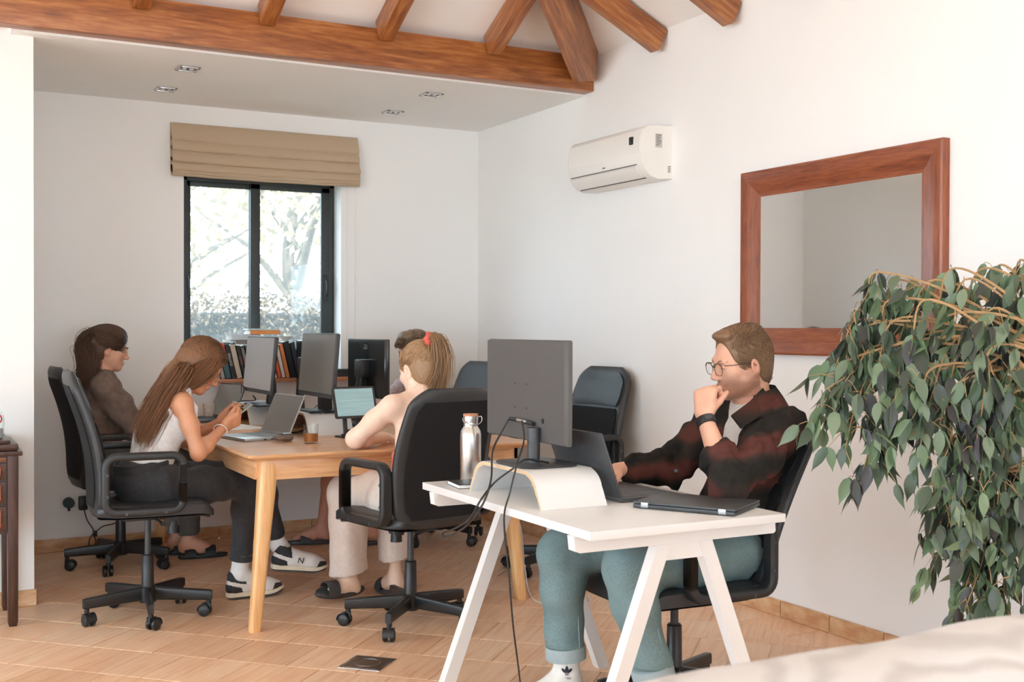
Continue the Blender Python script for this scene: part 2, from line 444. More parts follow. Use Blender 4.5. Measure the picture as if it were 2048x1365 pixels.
# ---- baseboard tiles
M_skirt = None
def skirt_mat():
    N = Nodes('baseboard_terracotta'); oi = N.n('ShaderNodeObjectInfo'); v = N.coords((4, 4, 10))
    ad = N.n('ShaderNodeVectorMath', operation='ADD'); N.l(v, ad.inputs[0]); N.l(oi.outputs['Location'], ad.inputs[1])
    f = N.noise(ad.outputs[0], 2.5, 5, .6)
    c = N.ramp(f, [(.3, srgb(196, 142, 104)), (.5, srgb(214, 174, 134)), (.7, srgb(228, 200, 164))])
    rv = N.ramp(oi.outputs['Random'], [(0, (.9, .80, .70, 1)), (.6, (1, .98, .96, 1)), (1, (1, .9, .8, 1))])
    N.set(Base_Color=N.mix(1., c, rv, 'MULTIPLY'), Roughness=.55); N.bump(f, .3, .004); return N.m
M_skirt = skirt_mat()
def skirting(name, p0, p1, inward):
    root = bpy.data.objects.new(name, None); COL.objects.link(root); struct(root); root.location = (p0[0], p0[1], 0)
    p0, p1 = np.array(p0, float), np.array(p1, float); L = np.linalg.norm(p1-p0); u = (p1-p0)/L; n = np.array(inward, float)
    k = max(1, round(L/.30)); s = L/k
    for i in range(k):
        a = p0+u*(i*s+.002)-p0; b = p0+u*((i+1)*s-.002)-p0
        lo = np.minimum(np.minimum(a, b), np.minimum(a+n*.012, b+n*.012)); hi = np.maximum(np.maximum(a, b), np.maximum(a+n*.012, b+n*.012))
        c = (lo+hi)/2
        o = MB().box(lo[0]-c[0], hi[0]-c[0], lo[1]-c[1], hi[1]-c[1], .0, .075, .003, seg=1).build('tile', M_skirt, root); o.location = (c[0], c[1], .0)
skirting('baseboard_back', (XP, YB), (XR, YB), (0, -1))
skirting('baseboard_right', (XR, YB-.012), (XR, .6), (-1, 0))
skirting('baseboard_alcove_front', (XL, YP), (XP+.012, YP), (0, -1))
skirting('baseboard_alcove_side', (XP, YP), (XP, YB-.012), (1, 0))

# ---- window
M_glass = None
def glass_mat(name, tint=(1, 1, 1, 1), haze=.0):
    N = Nodes(name); t = N.t
    tr = N.n('ShaderNodeBsdfTransparent'); tr.inputs[0].default_value = tint
    gl = N.n('ShaderNodeBsdfGlossy'); gl.inputs['Roughness'].default_value = .02
    lw = N.n('ShaderNodeLayerWeight'); pw = N.n('ShaderNodeMath', operation='POWER'); pw.inputs[1].default_value = 4.; N.l(lw.outputs['Facing'], pw.inputs[0])
    fr = N.n('ShaderNodeMath', operation='MULTIPLY_ADD'); fr.inputs[1].default_value = .6; fr.inputs[2].default_value = .035; N.l(pw.outputs[0], fr.inputs[0])
    mx = N.n('ShaderNodeMixShader'); N.l(fr.outputs[0], mx.inputs[0]); N.l(tr.outputs[0], mx.inputs[1]); N.l(gl.outputs[0], mx.inputs[2])
    last = mx.outputs[0]
    if haze:
        tl = N.n('ShaderNodeBsdfTranslucent'); tl.inputs[0].default_value = (.9, .92, .92, 1)
        m2 = N.n('ShaderNodeMixShader'); m2.inputs[0].default_value = haze; N.l(last, m2.inputs[1]); N.l(tl.outputs[0], m2.inputs[2]); last = m2.outputs[0]
    N.l(last, N.out.inputs[0]); t.nodes.remove(N.b); return N.m
M_pane = glass_mat('window_glass', (.97, .99, .98, 1), .05)
M_clear = glass_mat('clear_glass', (.98, .99, .985, 1))
win = bpy.data.objects.new('window_1', None); COL.objects.link(win); struct(win); win.location = (2.02, 7.17, WZ0)
wo = (2.02, 7.17, WZ0)
f = MB(); fy0, fy1 = 7.15, 7.20
f.box(WX0, WX1, fy0, fy1, WZ0, WZ0+.05, .004); f.box(WX0, WX1, fy0, fy1, 2.185, WZ1, .004)
f.box(WX0, WX0+.05, fy0, fy1, WZ0, WZ1, .004); f.box(WX1-.035, WX1, fy0, fy1, WZ0, WZ1, .004)
f.build('window_frame', M_winframe, win, wo)
def sash(x0, x1, ya, handle_x, lw, rw):
    s = MB(); s.box(x0, x0+lw, ya, ya+.022, WZ0+.05, 2.19, .003); s.box(x1-rw, x1, ya, ya+.022, WZ0+.05, 2.19, .003)
    s.box(x0, x1, ya, ya+.022, WZ0+.05, WZ0+.10, .003); s.box(x0, x1, ya, ya+.022, 2.155, 2.19, .003)
    so = s.build('sash', M_winframe, win, wo)
    MB().box(x0+lw, x1-rw, ya+.009, ya+.013, WZ0+.10, 2.155).build('pane', M_pane, so, wo)
    h = MB(); h.box(handle_x-.013, handle_x+.013, ya-.012, ya, 1.46, 1.63, .008); h.tube(bez([(handle_x, ya-.010, 1.60), (handle_x, ya-.03, 1.57), (handle_x, ya-.03, 1.52), (handle_x, ya-.010, 1.49)], 4), .006, 8)
    h.build('handle', M_black, so, wo)
sash(WX0+.03, 2.022, 7.176, WX0+.055, .045, .062)
sash(1.962, WX1-.03, 7.150, 2.452, .062, .058)
# wooden sill board
sill = struct(MB().box(1.40, 2.60, 6.885, 7.155, WZ0+.003, WZ0+.027, .004).build('window_sill', M_sill))

# roman blind
def blind():
    root = thing('roman_blind', 'beige linen roman blind folded up above the window', 'blind', (2.03, YB, 2.185))
    N = Nodes('beige_linen'); v = N.coords((1, 1, 1)); a = N.noise(N.coords((60, 60, 600)), 3, 3); b = N.noise(N.coords((600, 60, 60)), 3, 3)
    cc = N.mix(.5, N.ramp(a, [(.3, srgb(176, 152, 126)), (.7, srgb(200, 178, 152))]), N.ramp(b, [(.3, srgb(180, 156, 130)), (.7, srgb(196, 174, 148))]))
    N.set(Base_Color=cc, Roughness=.9); N.bump(a, .2, .001); M_linen = N.m
    o = (2.03, YB, 2.185)
    folds = [  # z top, z bottom, front y offset top/bottom
        ('valance', 2.505, 2.395, .030, .056), ('fold', 2.425, 2.335, .040, .072), ('fold', 2.365, 2.265, .046, .084), ('fold', 2.300, 2.215, .050, .088), ('fold', 2.255, 2.198, .048, .080), ('fold', 2.235, 2.186, .044, .070)]
    for nm, zt, zb, yt, yb in folds:
        m = MB(); rings = []
        for k in range(41):
            x = 1.442+(2.613-1.442)*k/40; wv = .004*math.sin(k*.5+zt*40)+.003*math.sin(k*1.1+zb*90)
            sag = -.006*math.sin(math.pi*k/40)
            pr = [(.004, zt), (yt*.8, zt), (yt, zt-.006), ((yt+yb)/2+.004, (zt+zb)/2+sag*.4), (yb+wv, zb+.016+sag), (yb-.004+wv, zb+.004+sag), (yb-.014+wv, zb+sag), (yb-.030, zb+.004+sag), (.006, zb+.030+sag)]
            rings.append([(x, YB-p[0], p[1]) for p in pr])
        m.loft(rings); m.build(nm, M_linen, root, o, 60)
    c = MB(); c.tube(bez([(2.60, YB-.03, 2.20), (2.603, YB-.012, 1.6), (2.606, YB-.010, .95)], 8), .0018, 6); c.tube(bez([(2.545, YB-.02, 2.20), (2.546, YB-.010, 1.7), (2.55, YB-.010, 1.0)], 8), .0015, 6)
    c.build('cord', M_paper, root, o)
blind()

# ceiling spotlights
for k, (px, py) in enumerate(((376, 137), (332, 178), (863, 189), (786, 224))):
    c = gz(px, py, ZC)
    r = thing('ceiling_spotlight', 'small square recessed chrome spotlight in the flat ceiling', 'ceiling light', (c[0], c[1], ZC), 0, 'recessed ceiling spotlights')
    m = MB()
    for s in (-1, 1):
        m.box(s*.046-.008, s*.046+.008, -.054, .054, -.006, 0, .002); m.box(-.054, .054, s*.046-.008, s*.046+.008, -.006, 0, .002)
    m.build('frame', M_chrome, r)
    MB().box(-.04, .04, -.04, .04, -.002, 0).build('reflector', M_dark, r)
    for xx in (-.018, .018):
        MB().lathe([(.001, -.005), (.010, -.006), (.013, -.003), (.013, 0)], (xx, 0, 0), 12).build('lamp', M_white, r)

# ---- outside: lawn, hedge, trees
M_lawn = plain('dry_lawn', srgb(96, 96, 76), .9, nscale=3, namt=.2)
struct(MB().box(-12, 20, YB+.25, 40, -.3, -.1).build('floor_garden', M_lawn, smooth=0))
struct(MB().box(-16, XL-.25, -16, YB+.25, -.3, -.1).box(XL-.25, 8, -16, YRR-.25, -.3, -.1).build('floor_bounce_terrace', plain('bounce_paving', srgb(226, 222, 214), .9), smooth=0))  # unseen ground, pale and carried round the rear to bounce light onto the ceilings
def leafmat(name, c1, c2, trans=.3):
    N = Nodes(name); at = N.n('ShaderNodeAttribute'); at.attribute_name = 'tone'
    col = N.ramp(at.outputs['Fac'], [(0, c1), (1, c2)])
    N.set(Base_Color=col, Roughness=.5)
    tl = N.n('ShaderNodeBsdfTranslucent'); N.l(col, tl.inputs[0]); mx = N.n('ShaderNodeMixShader'); mx.inputs[0].default_value = trans
    N.l(N.b.outputs[0], mx.inputs[1]); N.l(tl.outputs[0], mx.inputs[2]); N.l(mx.outputs[0], N.out.inputs[0]); return N.m
def leaf_cloud(name, pts, size, mat, parent, org, droop=.3):
    n = len(pts); rng = RNG
    a = rng.uniform(0, 2*math.pi, n); t = rng.normal(0, .7, n); s = size*rng.uniform(.6, 1.4, n)
    d = np.stack([np.cos(a)*np.cos(t), np.sin(a)*np.cos(t), np.sin(t)-droop], 1); d /= np.linalg.norm(d, axis=1)[:, None]
    q = rng.normal(0, 1, (n, 3)); wv = np.cross(d, q); wv /= np.linalg.norm(wv, axis=1)[:, None]
    nn = np.cross(d, wv)
    P = np.asarray(pts)-np.asarray(org)
    V = np.stack([P, P+d*s[:, None]*.5+wv*s[:, None]*.24+nn*s[:, None]*.06, P+d*s[:, None], P+d*s[:, None]*.5-wv*s[:, None]*.24+nn*s[:, None]*.06], 1).reshape(-1, 3)
    Fc = np.arange(n*4).reshape(n, 4)
    o = mesh_obj(name, V, Fc, mat, parent, 0)
    at = o.data.attributes.new('tone', 'FLOAT', 'POINT'); at.data.foreach_set('value', np.repeat(rng.uniform(0, 1, n), 4).astype(np.float32))
    o['kind'] = 'stuff'; return o
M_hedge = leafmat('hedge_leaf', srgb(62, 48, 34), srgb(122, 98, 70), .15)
M_treeleaf = leafmat('olive_leaf', srgb(130, 116, 88), srgb(200, 184, 150), .35)
M_bark = plain('pale_bark', srgb(110, 98, 86), .9, nscale=8, namt=.25, bump=.6, bscale=30, bdist=.02)
hr = thing('clipped_hedge', 'clipped dark green hedge outside the window', 'hedge', (2.8, 10.4, -.1))
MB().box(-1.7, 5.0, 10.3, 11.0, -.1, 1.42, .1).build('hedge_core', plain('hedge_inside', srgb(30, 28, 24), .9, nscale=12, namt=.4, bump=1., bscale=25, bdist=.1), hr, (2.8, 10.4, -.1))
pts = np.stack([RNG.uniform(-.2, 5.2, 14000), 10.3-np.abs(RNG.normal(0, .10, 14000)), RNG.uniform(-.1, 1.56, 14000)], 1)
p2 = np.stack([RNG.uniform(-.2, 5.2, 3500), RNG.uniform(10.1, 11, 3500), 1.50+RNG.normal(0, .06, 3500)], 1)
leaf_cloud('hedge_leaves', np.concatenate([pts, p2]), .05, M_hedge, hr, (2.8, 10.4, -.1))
for k, (tx, ty, th, lb) in enumerate(((2.2, 13.0, 5.2, 'sunlit olive tree standing left behind the garden hedge'), (4.6, 14.5, 6.0, 'pale sunlit tree with thick forked trunk behind the garden hedge'), (3.4, 17.5, 7.0, 'far tall pale tree rising behind the other garden trees'))):
    r = thing('garden_tree', lb, 'tree', (tx, ty, -.1))
    m = MB(); m.tube(bez([(tx, ty, -.1), (tx+.1, ty, 1.2), (tx-.1, ty+.1, 2.2), (tx+.2, ty, th*.7)], 6), np.linspace(.16, .05, 19), 8)
    for q in range(7):
        a = q*2.4; m.tube(bez([(tx, ty, 1.3+.25*q), (tx+.7*math.cos(a), ty+.5*math.sin(a), 2.0+.3*q), (tx+1.5*math.cos(a), ty+1.1*math.sin(a), 2.5+.3*q)], 5), np.linspace(.06, .015, 11), 6)
    m.build('trunk', M_bark, r, (tx, ty, -.1))
    n = 4600; cs = [np.array([tx+RNG.normal(0, 1.1), ty+RNG.normal(0, .8), RNG.uniform(1.7, th)]) for _ in range(26)]
    pp = np.concatenate([c+RNG.normal(0, 1, (n//26, 3))*np.array([.42, .42, .32]) for c in cs])
    leaf_cloud('foliage', pp, .13, M_treeleaf, r, (tx, ty, -.1))

# ---- split air conditioner
def aircon():
    o0 = (XR, 5.16, 2.04); r = thing('air_conditioner', 'white split air conditioner mounted high on the wall', 'air conditioner', o0)
    prof = [(XR, 2.05), (3.40, 2.045), (3.355, 2.060), (3.325, 2.088), (3.306, 2.125), (3.300, 2.17), (3.302, 2.25), (3.312, 2.29), (3.335, 2.312), (3.37, 2.318), (XR, 2.322)]
    m = MB(); rings = []
    for y, k in ((4.800, .985), (4.806, 1.0), (5.512, 1.0), (5.52, .985)):
        rings.append([(XR-(XR-x)*k, y, 2.19+(z-2.19)*(1 if k == 1 else .985)) for x, z in prof])
    m.loft(rings); m.build('body', M_acwhite, r, o0, 35)
    m = MB(); fp = [(3.3005, 2.17), (3.2985, 2.175), (3.2995, 2.25), (3.309, 2.288), (3.312, 2.288), (3.304, 2.17)]
    m.loft([[(x, y, z) for x, z in fp] for y in (4.815, 5.505)]); m.build('front_panel', M_acwhite, r, o0, 35)
    m = MB(); vp = [(3.3070, 2.112), (3.3035, 2.108), (3.321, 2.079), (3.350, 2.0545), (3.352, 2.058), (3.325, 2.084)]
    m.loft([[(x, y, z) for x, z in vp] for y in (4.855, 5.49)]); m.build('louvre', M_acwhite, r, o0, 35)
    m = MB(); m.tube([(3.3045, 4.85, 2.118), (3.3045, 5.49, 2.118)], .0022, 6); m.tube([(3.3555, 4.84, 2.0525), (3.3555, 5.47, 2.0525)], .0026, 6); m.build('air_slot', M_dark, r, o0)
    MB().box(3.2965, 3.3015, 4.872, 4.905, 2.222, 2.262, .006).build('display', M_black, r, o0)
    MB().box(3.302, 3.304, 5.14, 5.165, 2.133, 2.138).build('badge', M_dark, r, o0)
    st = MB().box(3.385, 3.425, 4.7975, 4.801, 2.205, 2.275).build('rating_sticker', plain('grey_sticker', (.52, .50, .47, 1), .6), r, o0)
    for q in range(6): MB().box(3.389, 3.421-.006*(q % 3), 4.797, 4.7978, 2.266-.010*q, 2.269-.010*q).build('print_line', M_dark, st, o0)
    for q in range(4): MB().box(3.462+.0005*q, 3.478, 4.7975, 4.801, 2.084+.009*q, 2.087+.009*q, .0012).build('side_slot', M_dark, r, o0)
aircon()

# ---- mirror
def mirror():
    o0 = (XR, 3.62, 1.175); r = thing('wall_mirror', 'large rectangular mirror in a wide curved mahogany frame', 'mirror', o0)
    y0, y1, z0, z1 = 3.045, 4.215, 1.175, 2.008; fw = .118
    prof = [(0, .0), (.0, .036), (.008, .042), (.03, .040), (.06, .032), (.09, .022), (.108, .018), (.118, .016), (.118, .0)]
    C4 = [(y0, z0, 1, 1), (y1, z0, -1, 1), (y1, z1, -1, -1), (y0, z1, 1, -1)]
    for k in range(4):
        a, b = C4[k], C4[(k+1) % 4]
        rings = [[(XR-p[1], c[0]+c[2]*p[0], c[1]+c[3]*p[0]) for p in prof] for c in (a, b)]
        L = np.linalg.norm(np.array(a[:2])-np.array(b[:2]))
        mid = np.array([XR, (a[0]+b[0])/2, (a[1]+b[1])/2]); horiz = k % 2 == 0
        m = MB(); m.loft(rings)
        V = np.concatenate(m.v)-mid
        # local x runs along the rail so that the grain follows it
        Vl = np.stack([V[:, 1], V[:, 0], V[:, 2]], 1) if horiz else np.stack([V[:, 2], V[:, 0], V[:, 1]], 1)
        Mx = Matrix(((0, 1, 0, 0), (1, 0, 0, mid[1]-o0[1]), (0, 0, 1, mid[2]-o0[2]), (0, 0, 0, 1))) if horiz else Matrix(((0, 1, 0, 0), (0, 0, 1, mid[1]-o0[1]), (1, 0, 0, mid[2]-o0[2]), (0, 0, 0, 1)))
        mesh_obj('frame_rail', Vl, m.f, M_mirrorwood, r, 40, M=Mx)
    N = Nodes('mirror_silver'); N.set(Base_Color=(.95, .955, .945, 1), Metallic=1.0, Roughness=.03)
    MB().box(XR-.016, XR-.004, y0+fw-.01, y1-fw+.01, z0+fw-.01, z1-fw+.01).build('mirror_glass', N.m, r, o0, 0)
mirror()

# ---- wall sockets, plugs and cable
o0 = (.94, YB, .25); r = thing('socket_strip', 'three gang white wall socket above the baseboard tiles', 'socket', o0)
MB().box(.825, 1.075, YB-.012, YB, .247, .327, .004).build('back_plate', M_white, r, o0)
for cx in (.868, .940, 1.010):
    s = MB().box(cx-.03, cx+.03, YB-.016, YB-.011, .256, .318, .003).build('socket', M_white, r, o0)
    for q in (-1, 1): MB().cyl((cx+q*.014, YB-.0175, .290), (cx+q*.014, YB-.012, .290), .004, seg=10).build('pin_hole', M_black, s, o0)
m = MB(); m.cyl((.868, YB-.018, .28), (.868, YB-.055, .28), .032, .030, 20); m.tube([(.868, YB-.04, .25), (.868, YB-.04, .235)], .008, 8)
tag(m.build('round_plug', plain('dark_teal_plastic', srgb(36, 58, 58), .5), org=(.868, YB, .28)), 'round dark green night light plug in the first wall socket', 'plug').location = (.868, YB, .28)
pr = thing('power_adapter', 'black power plug with thin looped lead in the middle wall socket', 'plug', (.945, YB, .28))
MB().box(.920, .968, YB-.06, YB-.017, .235, .315, .010).build('plug_body', M_black, pr, (.945, YB, .28))
c = MB(); c.tube(bez([gy(166, 1010, YB-.04), gy(174, 1040, YB-.05), gy(187, 1062, YB-.06), gy(180, 1078, YB-.06), gy(178, 1090, YB-.05), gy(187, 1094, YB-.05), gy(192, 1085, YB-.06), gy(189, 1070, YB-.06), gy(205, 1054, YB-.06), gy(228, 1048, YB-.05), gy(248, 1035, YB-.04), gy(262, 1020, YB-.04)], 6), .0032, 6)
c.build('lead', M_cable, pr, (.945, YB, .28))
MB().box(-.012, .012, -.008, .008, -.018, .018, .005).build('cable_clip', M_black, pr, M=Matrix.Translation(Vector(gy(190, 1068, YB-.06))-Vector((.945, YB, .28))))

# floor socket box
fb = gz(735, 1328, 0); r = thing('floor_box', 'square steel floor box set in the terracotta tiles', 'floor box', (fb[0], fb[1], 0), math.pi/4)
MB().box(-.085, .085, -.085, .085, 0, .003, .001).build('frame', M_steel, r)
lid = MB().box(-.072, .072, -.072, .072, .0028, .0042, .0005).build('lid', plain('bronze_lid', srgb(112, 92, 76), .4, .6), r)
MB().tube([(.05*math.cos(a), .05*math.sin(a), .0044) for a in np.linspace(0, 2*math.pi, 40, endpoint=False)], .0012, 6, closed=True).build('ring', M_steel, lid)
# ================================================================ office chairs (local +y = the way the sitter faces)
def make_chair(name, label, loc, rz, lift=0., base_rot=0., wheel_rot=0., recline=0., bk=1.):
    r = thing(name, label, 'office chair', (loc[0], loc[1], 0), rz, 'black office chairs')
    b = thing_part('star_base', r)
    for k in range(5):
        a = base_rot-rz+k*2*math.pi/5
        Mx = RZ(a)
        m = MB()
        R = [(x, -wd/2, z0) for x, wd, z0 in ()]
        rings = []
        for x, wd, zt, h in ((.012, .030, .135, .060), (.20, .028, .122, .048), (.268, .027, .117, .044), (.283, .026, .114, .040)):
            rings.append([(x, wd*q[0], zt-h/2+h*q[1]) for q in rrect(1, 1, .18, 3)])
        m.loft(rings); m.tube([(.268, 0, .10), (.268, 0, .058)], .0115, 10)
        m.build('base_arm', M_blackmetal, b, M=Mx, smooth=50)
        c = MB(); sw = wheel_rot+k*1.9
        Mw = Matrix.Translation((.268*math.cos(a), .268*math.sin(a), 0)) @ RZ(sw)
        for s in (-1, 1):
            c.lathe([(.002, -.0105), (.018, -.011), (.0255, -.006), (.0265, 0), (.0255, .006), (.018, .0095), (.002, .0095)], (0, 0, 0), 18,
                    Matrix.Translation((.016, s*.0155, .0265)) @ Matrix.Rotation(math.pi/2, 4, 'X'))
        ca = c.build('caster', M_black, b, M=Mw, smooth=40)
        h = MB(); ring = []
        for t in np.linspace(-.15, math.pi*.72, 9): ring.append([(.016+.030*math.cos(t), yy, .0275+.030*math.sin(t)) for yy in (-.024, .024)] + [(.016+.0275*math.cos(t), yy, .0275+.0275*math.sin(t)) for yy in (.024, -.024)])
        h.loft(ring); h.box(-.012, .03, -.005, .005, .03, .058, .002); h.build('hood', M_black, ca, smooth=40)
    MB().lathe([(.020, .066), (.030, .070), (.031, .135), (.027, .140), (.0255, .275), (.0215, .279), (.0215, .28)], seg=20).build('gas_tube', M_blackmetal, r)
    MB().lathe([(.014, .27), (.014, .42+lift)], seg=16).build('gas_rod', M_chrome if lift > .02 else M_dark, r)
    z = lift
    m = MB(); m.box(-.055, .055, -.11, .10, .415+z, .452+z, .008); m.box(-.10, .10, -.10, .12, .448+z, .462+z, .005); m.box(-.02, .02, .07, .15, .375+z, .435+z, .012); m.build('tilt_mechanism', M_black, r)
    m = MB(); m.tube([(.05, .0, .432+z), (.15, .03, .425+z), (.20, .035, .420+z)], [.005, .005, .009], 8); m.build('height_lever', M_black, r)
    m = MB(); m.cyl((0, .11, .40+z), (0, .11, .345+z), .024, .026, 14); m.build('tension_knob', M_black, r)
    # seat pad
    rings = []
    for yy, wd, zt, zb in ((-.235, .36, .495, .470), (-.225, .42, .505, .462), (-.15, .465, .508, .456), (.0, .48, .506, .455), (.13, .485, .512, .456), (.20, .48, .508, .455), (.235, .465, .492, .448), (.25, .44, .474, .444)):
        rings.append([(wd*q[0], yy, (zt+zb)/2+z+(zt-zb)*q[1]+(.006*(1-(2*q[0])**2) if q[1] > 0 else 0)) for q in rrect(1, 1, .12, 4)])
    m = MB(); m.loft(rings); m.build('seat', M_leather, r, smooth=60)
    m = MB(); m.loft([[(p[0]*.93, p[1]*.95, min(p[2], .462+z)-.010) for p in rg] for rg in rings]); m.build('seat_shell', M_black, r, smooth=60)
    # back rest: lofted shell
    def by(zz):                                     # centre line of the back, leaning and curved at the lumbar
        t = (zz-.47)/.61
        return -.225-.085*t-.028*math.sin(math.pi*min(1, t*1.15))*-1.0-.03*t*t-recline*max(0, zz-.52)
    def bw(zz):
        t = (zz-.455)/.625
        wv = .435+.045*math.sin(math.pi*min(1., t*1.05))
        if t < .12: wv *= 1-.35*(1-t/.12)**2
        if t > .86: wv *= 1-.38*((t-.86)/.14)**2.2
        return wv
    zk = lambda zz: .455+(zz-.455)*bk+z
    zs = np.concatenate([np.linspace(.455, .50, 5), np.linspace(.53, .98, 12), np.linspace(.995, 1.08, 9)])
    rings = []
    for zz in zs:
        t = (zz-.455)/.625; th = .058-.012*t
        if t > .93: th *= 1-.55*((t-.93)/.07)**2
        if t < .05: th *= .55+.45*t/.05
        wd = bw(zz)
        rings.append([(wd*q[0], by(zz)+th*q[1]-.035*(2*q[0])**2*-1*.45, zk(zz)) for q in rrect(1, 1, .30, 5)])
    m = MB(); m.loft(rings); br = m.build('backrest', M_leather, r, smooth=70)
    def panel(name, z0, z1, side, k, mat, dy, n=14, par=br, corner=.06):
        rr = []
        for zz in np.linspace(z0, z1, n):
            t = (zz-.455)/.625; th = .058-.012*t; ww = bw(zz)*k
            e = min(zz-z0, z1-zz); ww *= 1-.10*max(0, 1-e/corner)**2
            row = []; ed = min(1., e/.02)
            for u in np.linspace(-.5, .5, 11):
                yb = by(zz)+.0158*(2*u*k)**2
                row.append((ww*u, yb+side*(th/2+dy*(1-.5*(2*u)**8)*(.35+.65*ed)+.0015), zk(zz)))
            back = [(p[0], p[1]-side*.012, p[2]) for p in row[::-1]]
            rr.append(row+back)
        mm = MB(); mm.loft(rr); return mm.build(name, mat, par, smooth=60)
    panel('head_pad', .875, 1.052, 1, .86, M_leather, .006)
    panel('mesh_panel', .50, .862, 1, .86, M_mesh, .003)
    panel('rear_mesh', .50, 1.02, -1, .84, M_mesh, .001)
    for s in (-1, 1):
        m = MB(); m.tube([(s*bw(zz)*.497, by(zz)+.016, zk(zz)) for zz in np.linspace(.52, 1.0, 12)], .0022, 6)
        m.build('seam', M_leather, br)
    # loop arms
    for s in (-1, 1):
        lp = [(p[0], p[1]) for p in rrect(.315, .235, .045, 6)]
        path = [np.array([s*.262, -.045+p[0], .605+z+p[1]]) for p in lp]
        prof = [(q[0], q[1]) for q in rrect(.032, .050, .009, 3)]
        m = MB(); n = len(path); rg = []
        for i in range(n):
            c0 = np.array([s*.262, -.045, .605+z]); t = path[(i+1) % n]-path[i-1]; t /= np.linalg.norm(t); nn = np.cross(t, (1, 0, 0))
            rg.append([path[i]+nn*q[0]+np.array([q[1], 0, 0]) for q in prof])
        m.loft(rg, closed_v=True); ar = m.build('armrest', M_black, r, smooth=45)
        for (yy, zz) in ((-.12, .484), (.04, .484), (-.197, .56), (-.197, .65)):
            MB().cyl((s*.285, yy, zz+z), (s*.2895, yy, zz+z), .0065, seg=12).build('bolt', M_dark, ar)
    return r
def thing_part(name, parent):
    """hub of the star base as a mesh part that carries the arms"""
    return MB().lathe([(.012, .062), (.036, .066), (.038, .128), (.030, .138)], seg=20).build(name, M_blackmetal, parent)

HALF = math.pi/2
make_chair('office_chair', 'black office chair under the woman in the white tank top', (.985, 5.27), -HALF-.06, .02, math.radians(190), .4)
make_chair('office_chair', 'black office chair under the woman in the brown sweater by the sockets', (1.06, 6.43), -HALF+.05, .0, math.radians(176), 1.2)
make_chair('office_chair', 'black office chair seen from behind, under the woman with the red scrunchie', (1.965, 4.60), .20, .0, math.radians(156), 2.1, 0., .94)
make_chair('office_chair', 'black office chair at the white desk, under the man with the watch', (2.345, 3.20), HALF-.05, -.06, math.radians(172), .9, .2, .9)
make_chair('office_chair', 'empty black office chair standing against the white wall', (3.10, 5.27), HALF+.10, .0, math.radians(205), .2)
make_chair('office_chair', 'black office chair at the back of the wooden table, under the curly haired man', (2.90, 6.36), HALF+.15, .0, math.radians(216), 1.7)

# ================================================================ wooden table
TX0, TX1, TY0, TY1, TZ = 1.295, 2.668, 4.757, 6.86, .75
def table():
    o0 = (1.98, 5.8, 0); r = thing('wooden_table', 'large oak table with splayed round edged legs and tapered top', 'table', o0)
    m = MB(); cx, cy = (TX0+TX1)/2, (TY0+TY1)/2; W, D = TX1-TX0, TY1-TY0
    prof = lambda k, rr: [(cx+p[0], cy+p[1]) for p in rrect(W-k, D-k, rr, 6)]
    m.loft([[(*p, TZ-.028) for p in prof(.05, .02)], [(*p, TZ-.012) for p in prof(.004, .022)], [(*p, TZ-.003) for p in prof(0, .022)], [(*p, TZ) for p in prof(.006, .022)]])
    m.build('tabletop', M_table, r, o0, 30)
    for (x0, x1, y0, y1) in ((TX0+.10, TX1-.10, TY0+.055, TY0+.078), (TX0+.10, TX1-.10, TY1-.078, TY1-.055), (TX0+.055, TX0+.078, TY0+.10, TY1-.10), (TX1-.078, TX1-.055, TY0+.10, TY1-.10)):
        hx = (x1-x0) > (y1-y0); c = np.array([(x0+x1)/2, (y0+y1)/2, TZ-.071])
        L = (x1-x0) if hx else (y1-y0)
        MB().box(-L/2, L/2, -.0115, .0115, -.043, .043, .002).build('apron', M_table, r, M=Matrix.Translation(Vector(c)-Vector(o0)) @ (Matrix() if hx else RZ(HALF)))
    for sx, sy in ((0, 0), (1, 0), (0, 1), (1, 1)):
        tx, ty = (TX0+.115, TX1-.115)[sx], (TY0+.095, TY1-.095)[sy]
        fx, fy = (TX0+.040, TX1-.050)[sx], (TY0+.040, TY1-.040)[sy]
        rg = []
        for t, wd in ((0, .046), (.02, .050), (.5, .062), (.9, .078), (1, .078)):
            px, py = fx+(tx-fx)*t, fy+(ty-fy)*t
            rg.append([(px-o0[0]+wd*q[0], py-o0[1]+wd*q[1], t*(TZ-.028)) for q in rrect(1, 1, .28, 5)])
        mm = MB(); mm.loft(rg); mm.build('leg', M_leg, r, smooth=50)
table()

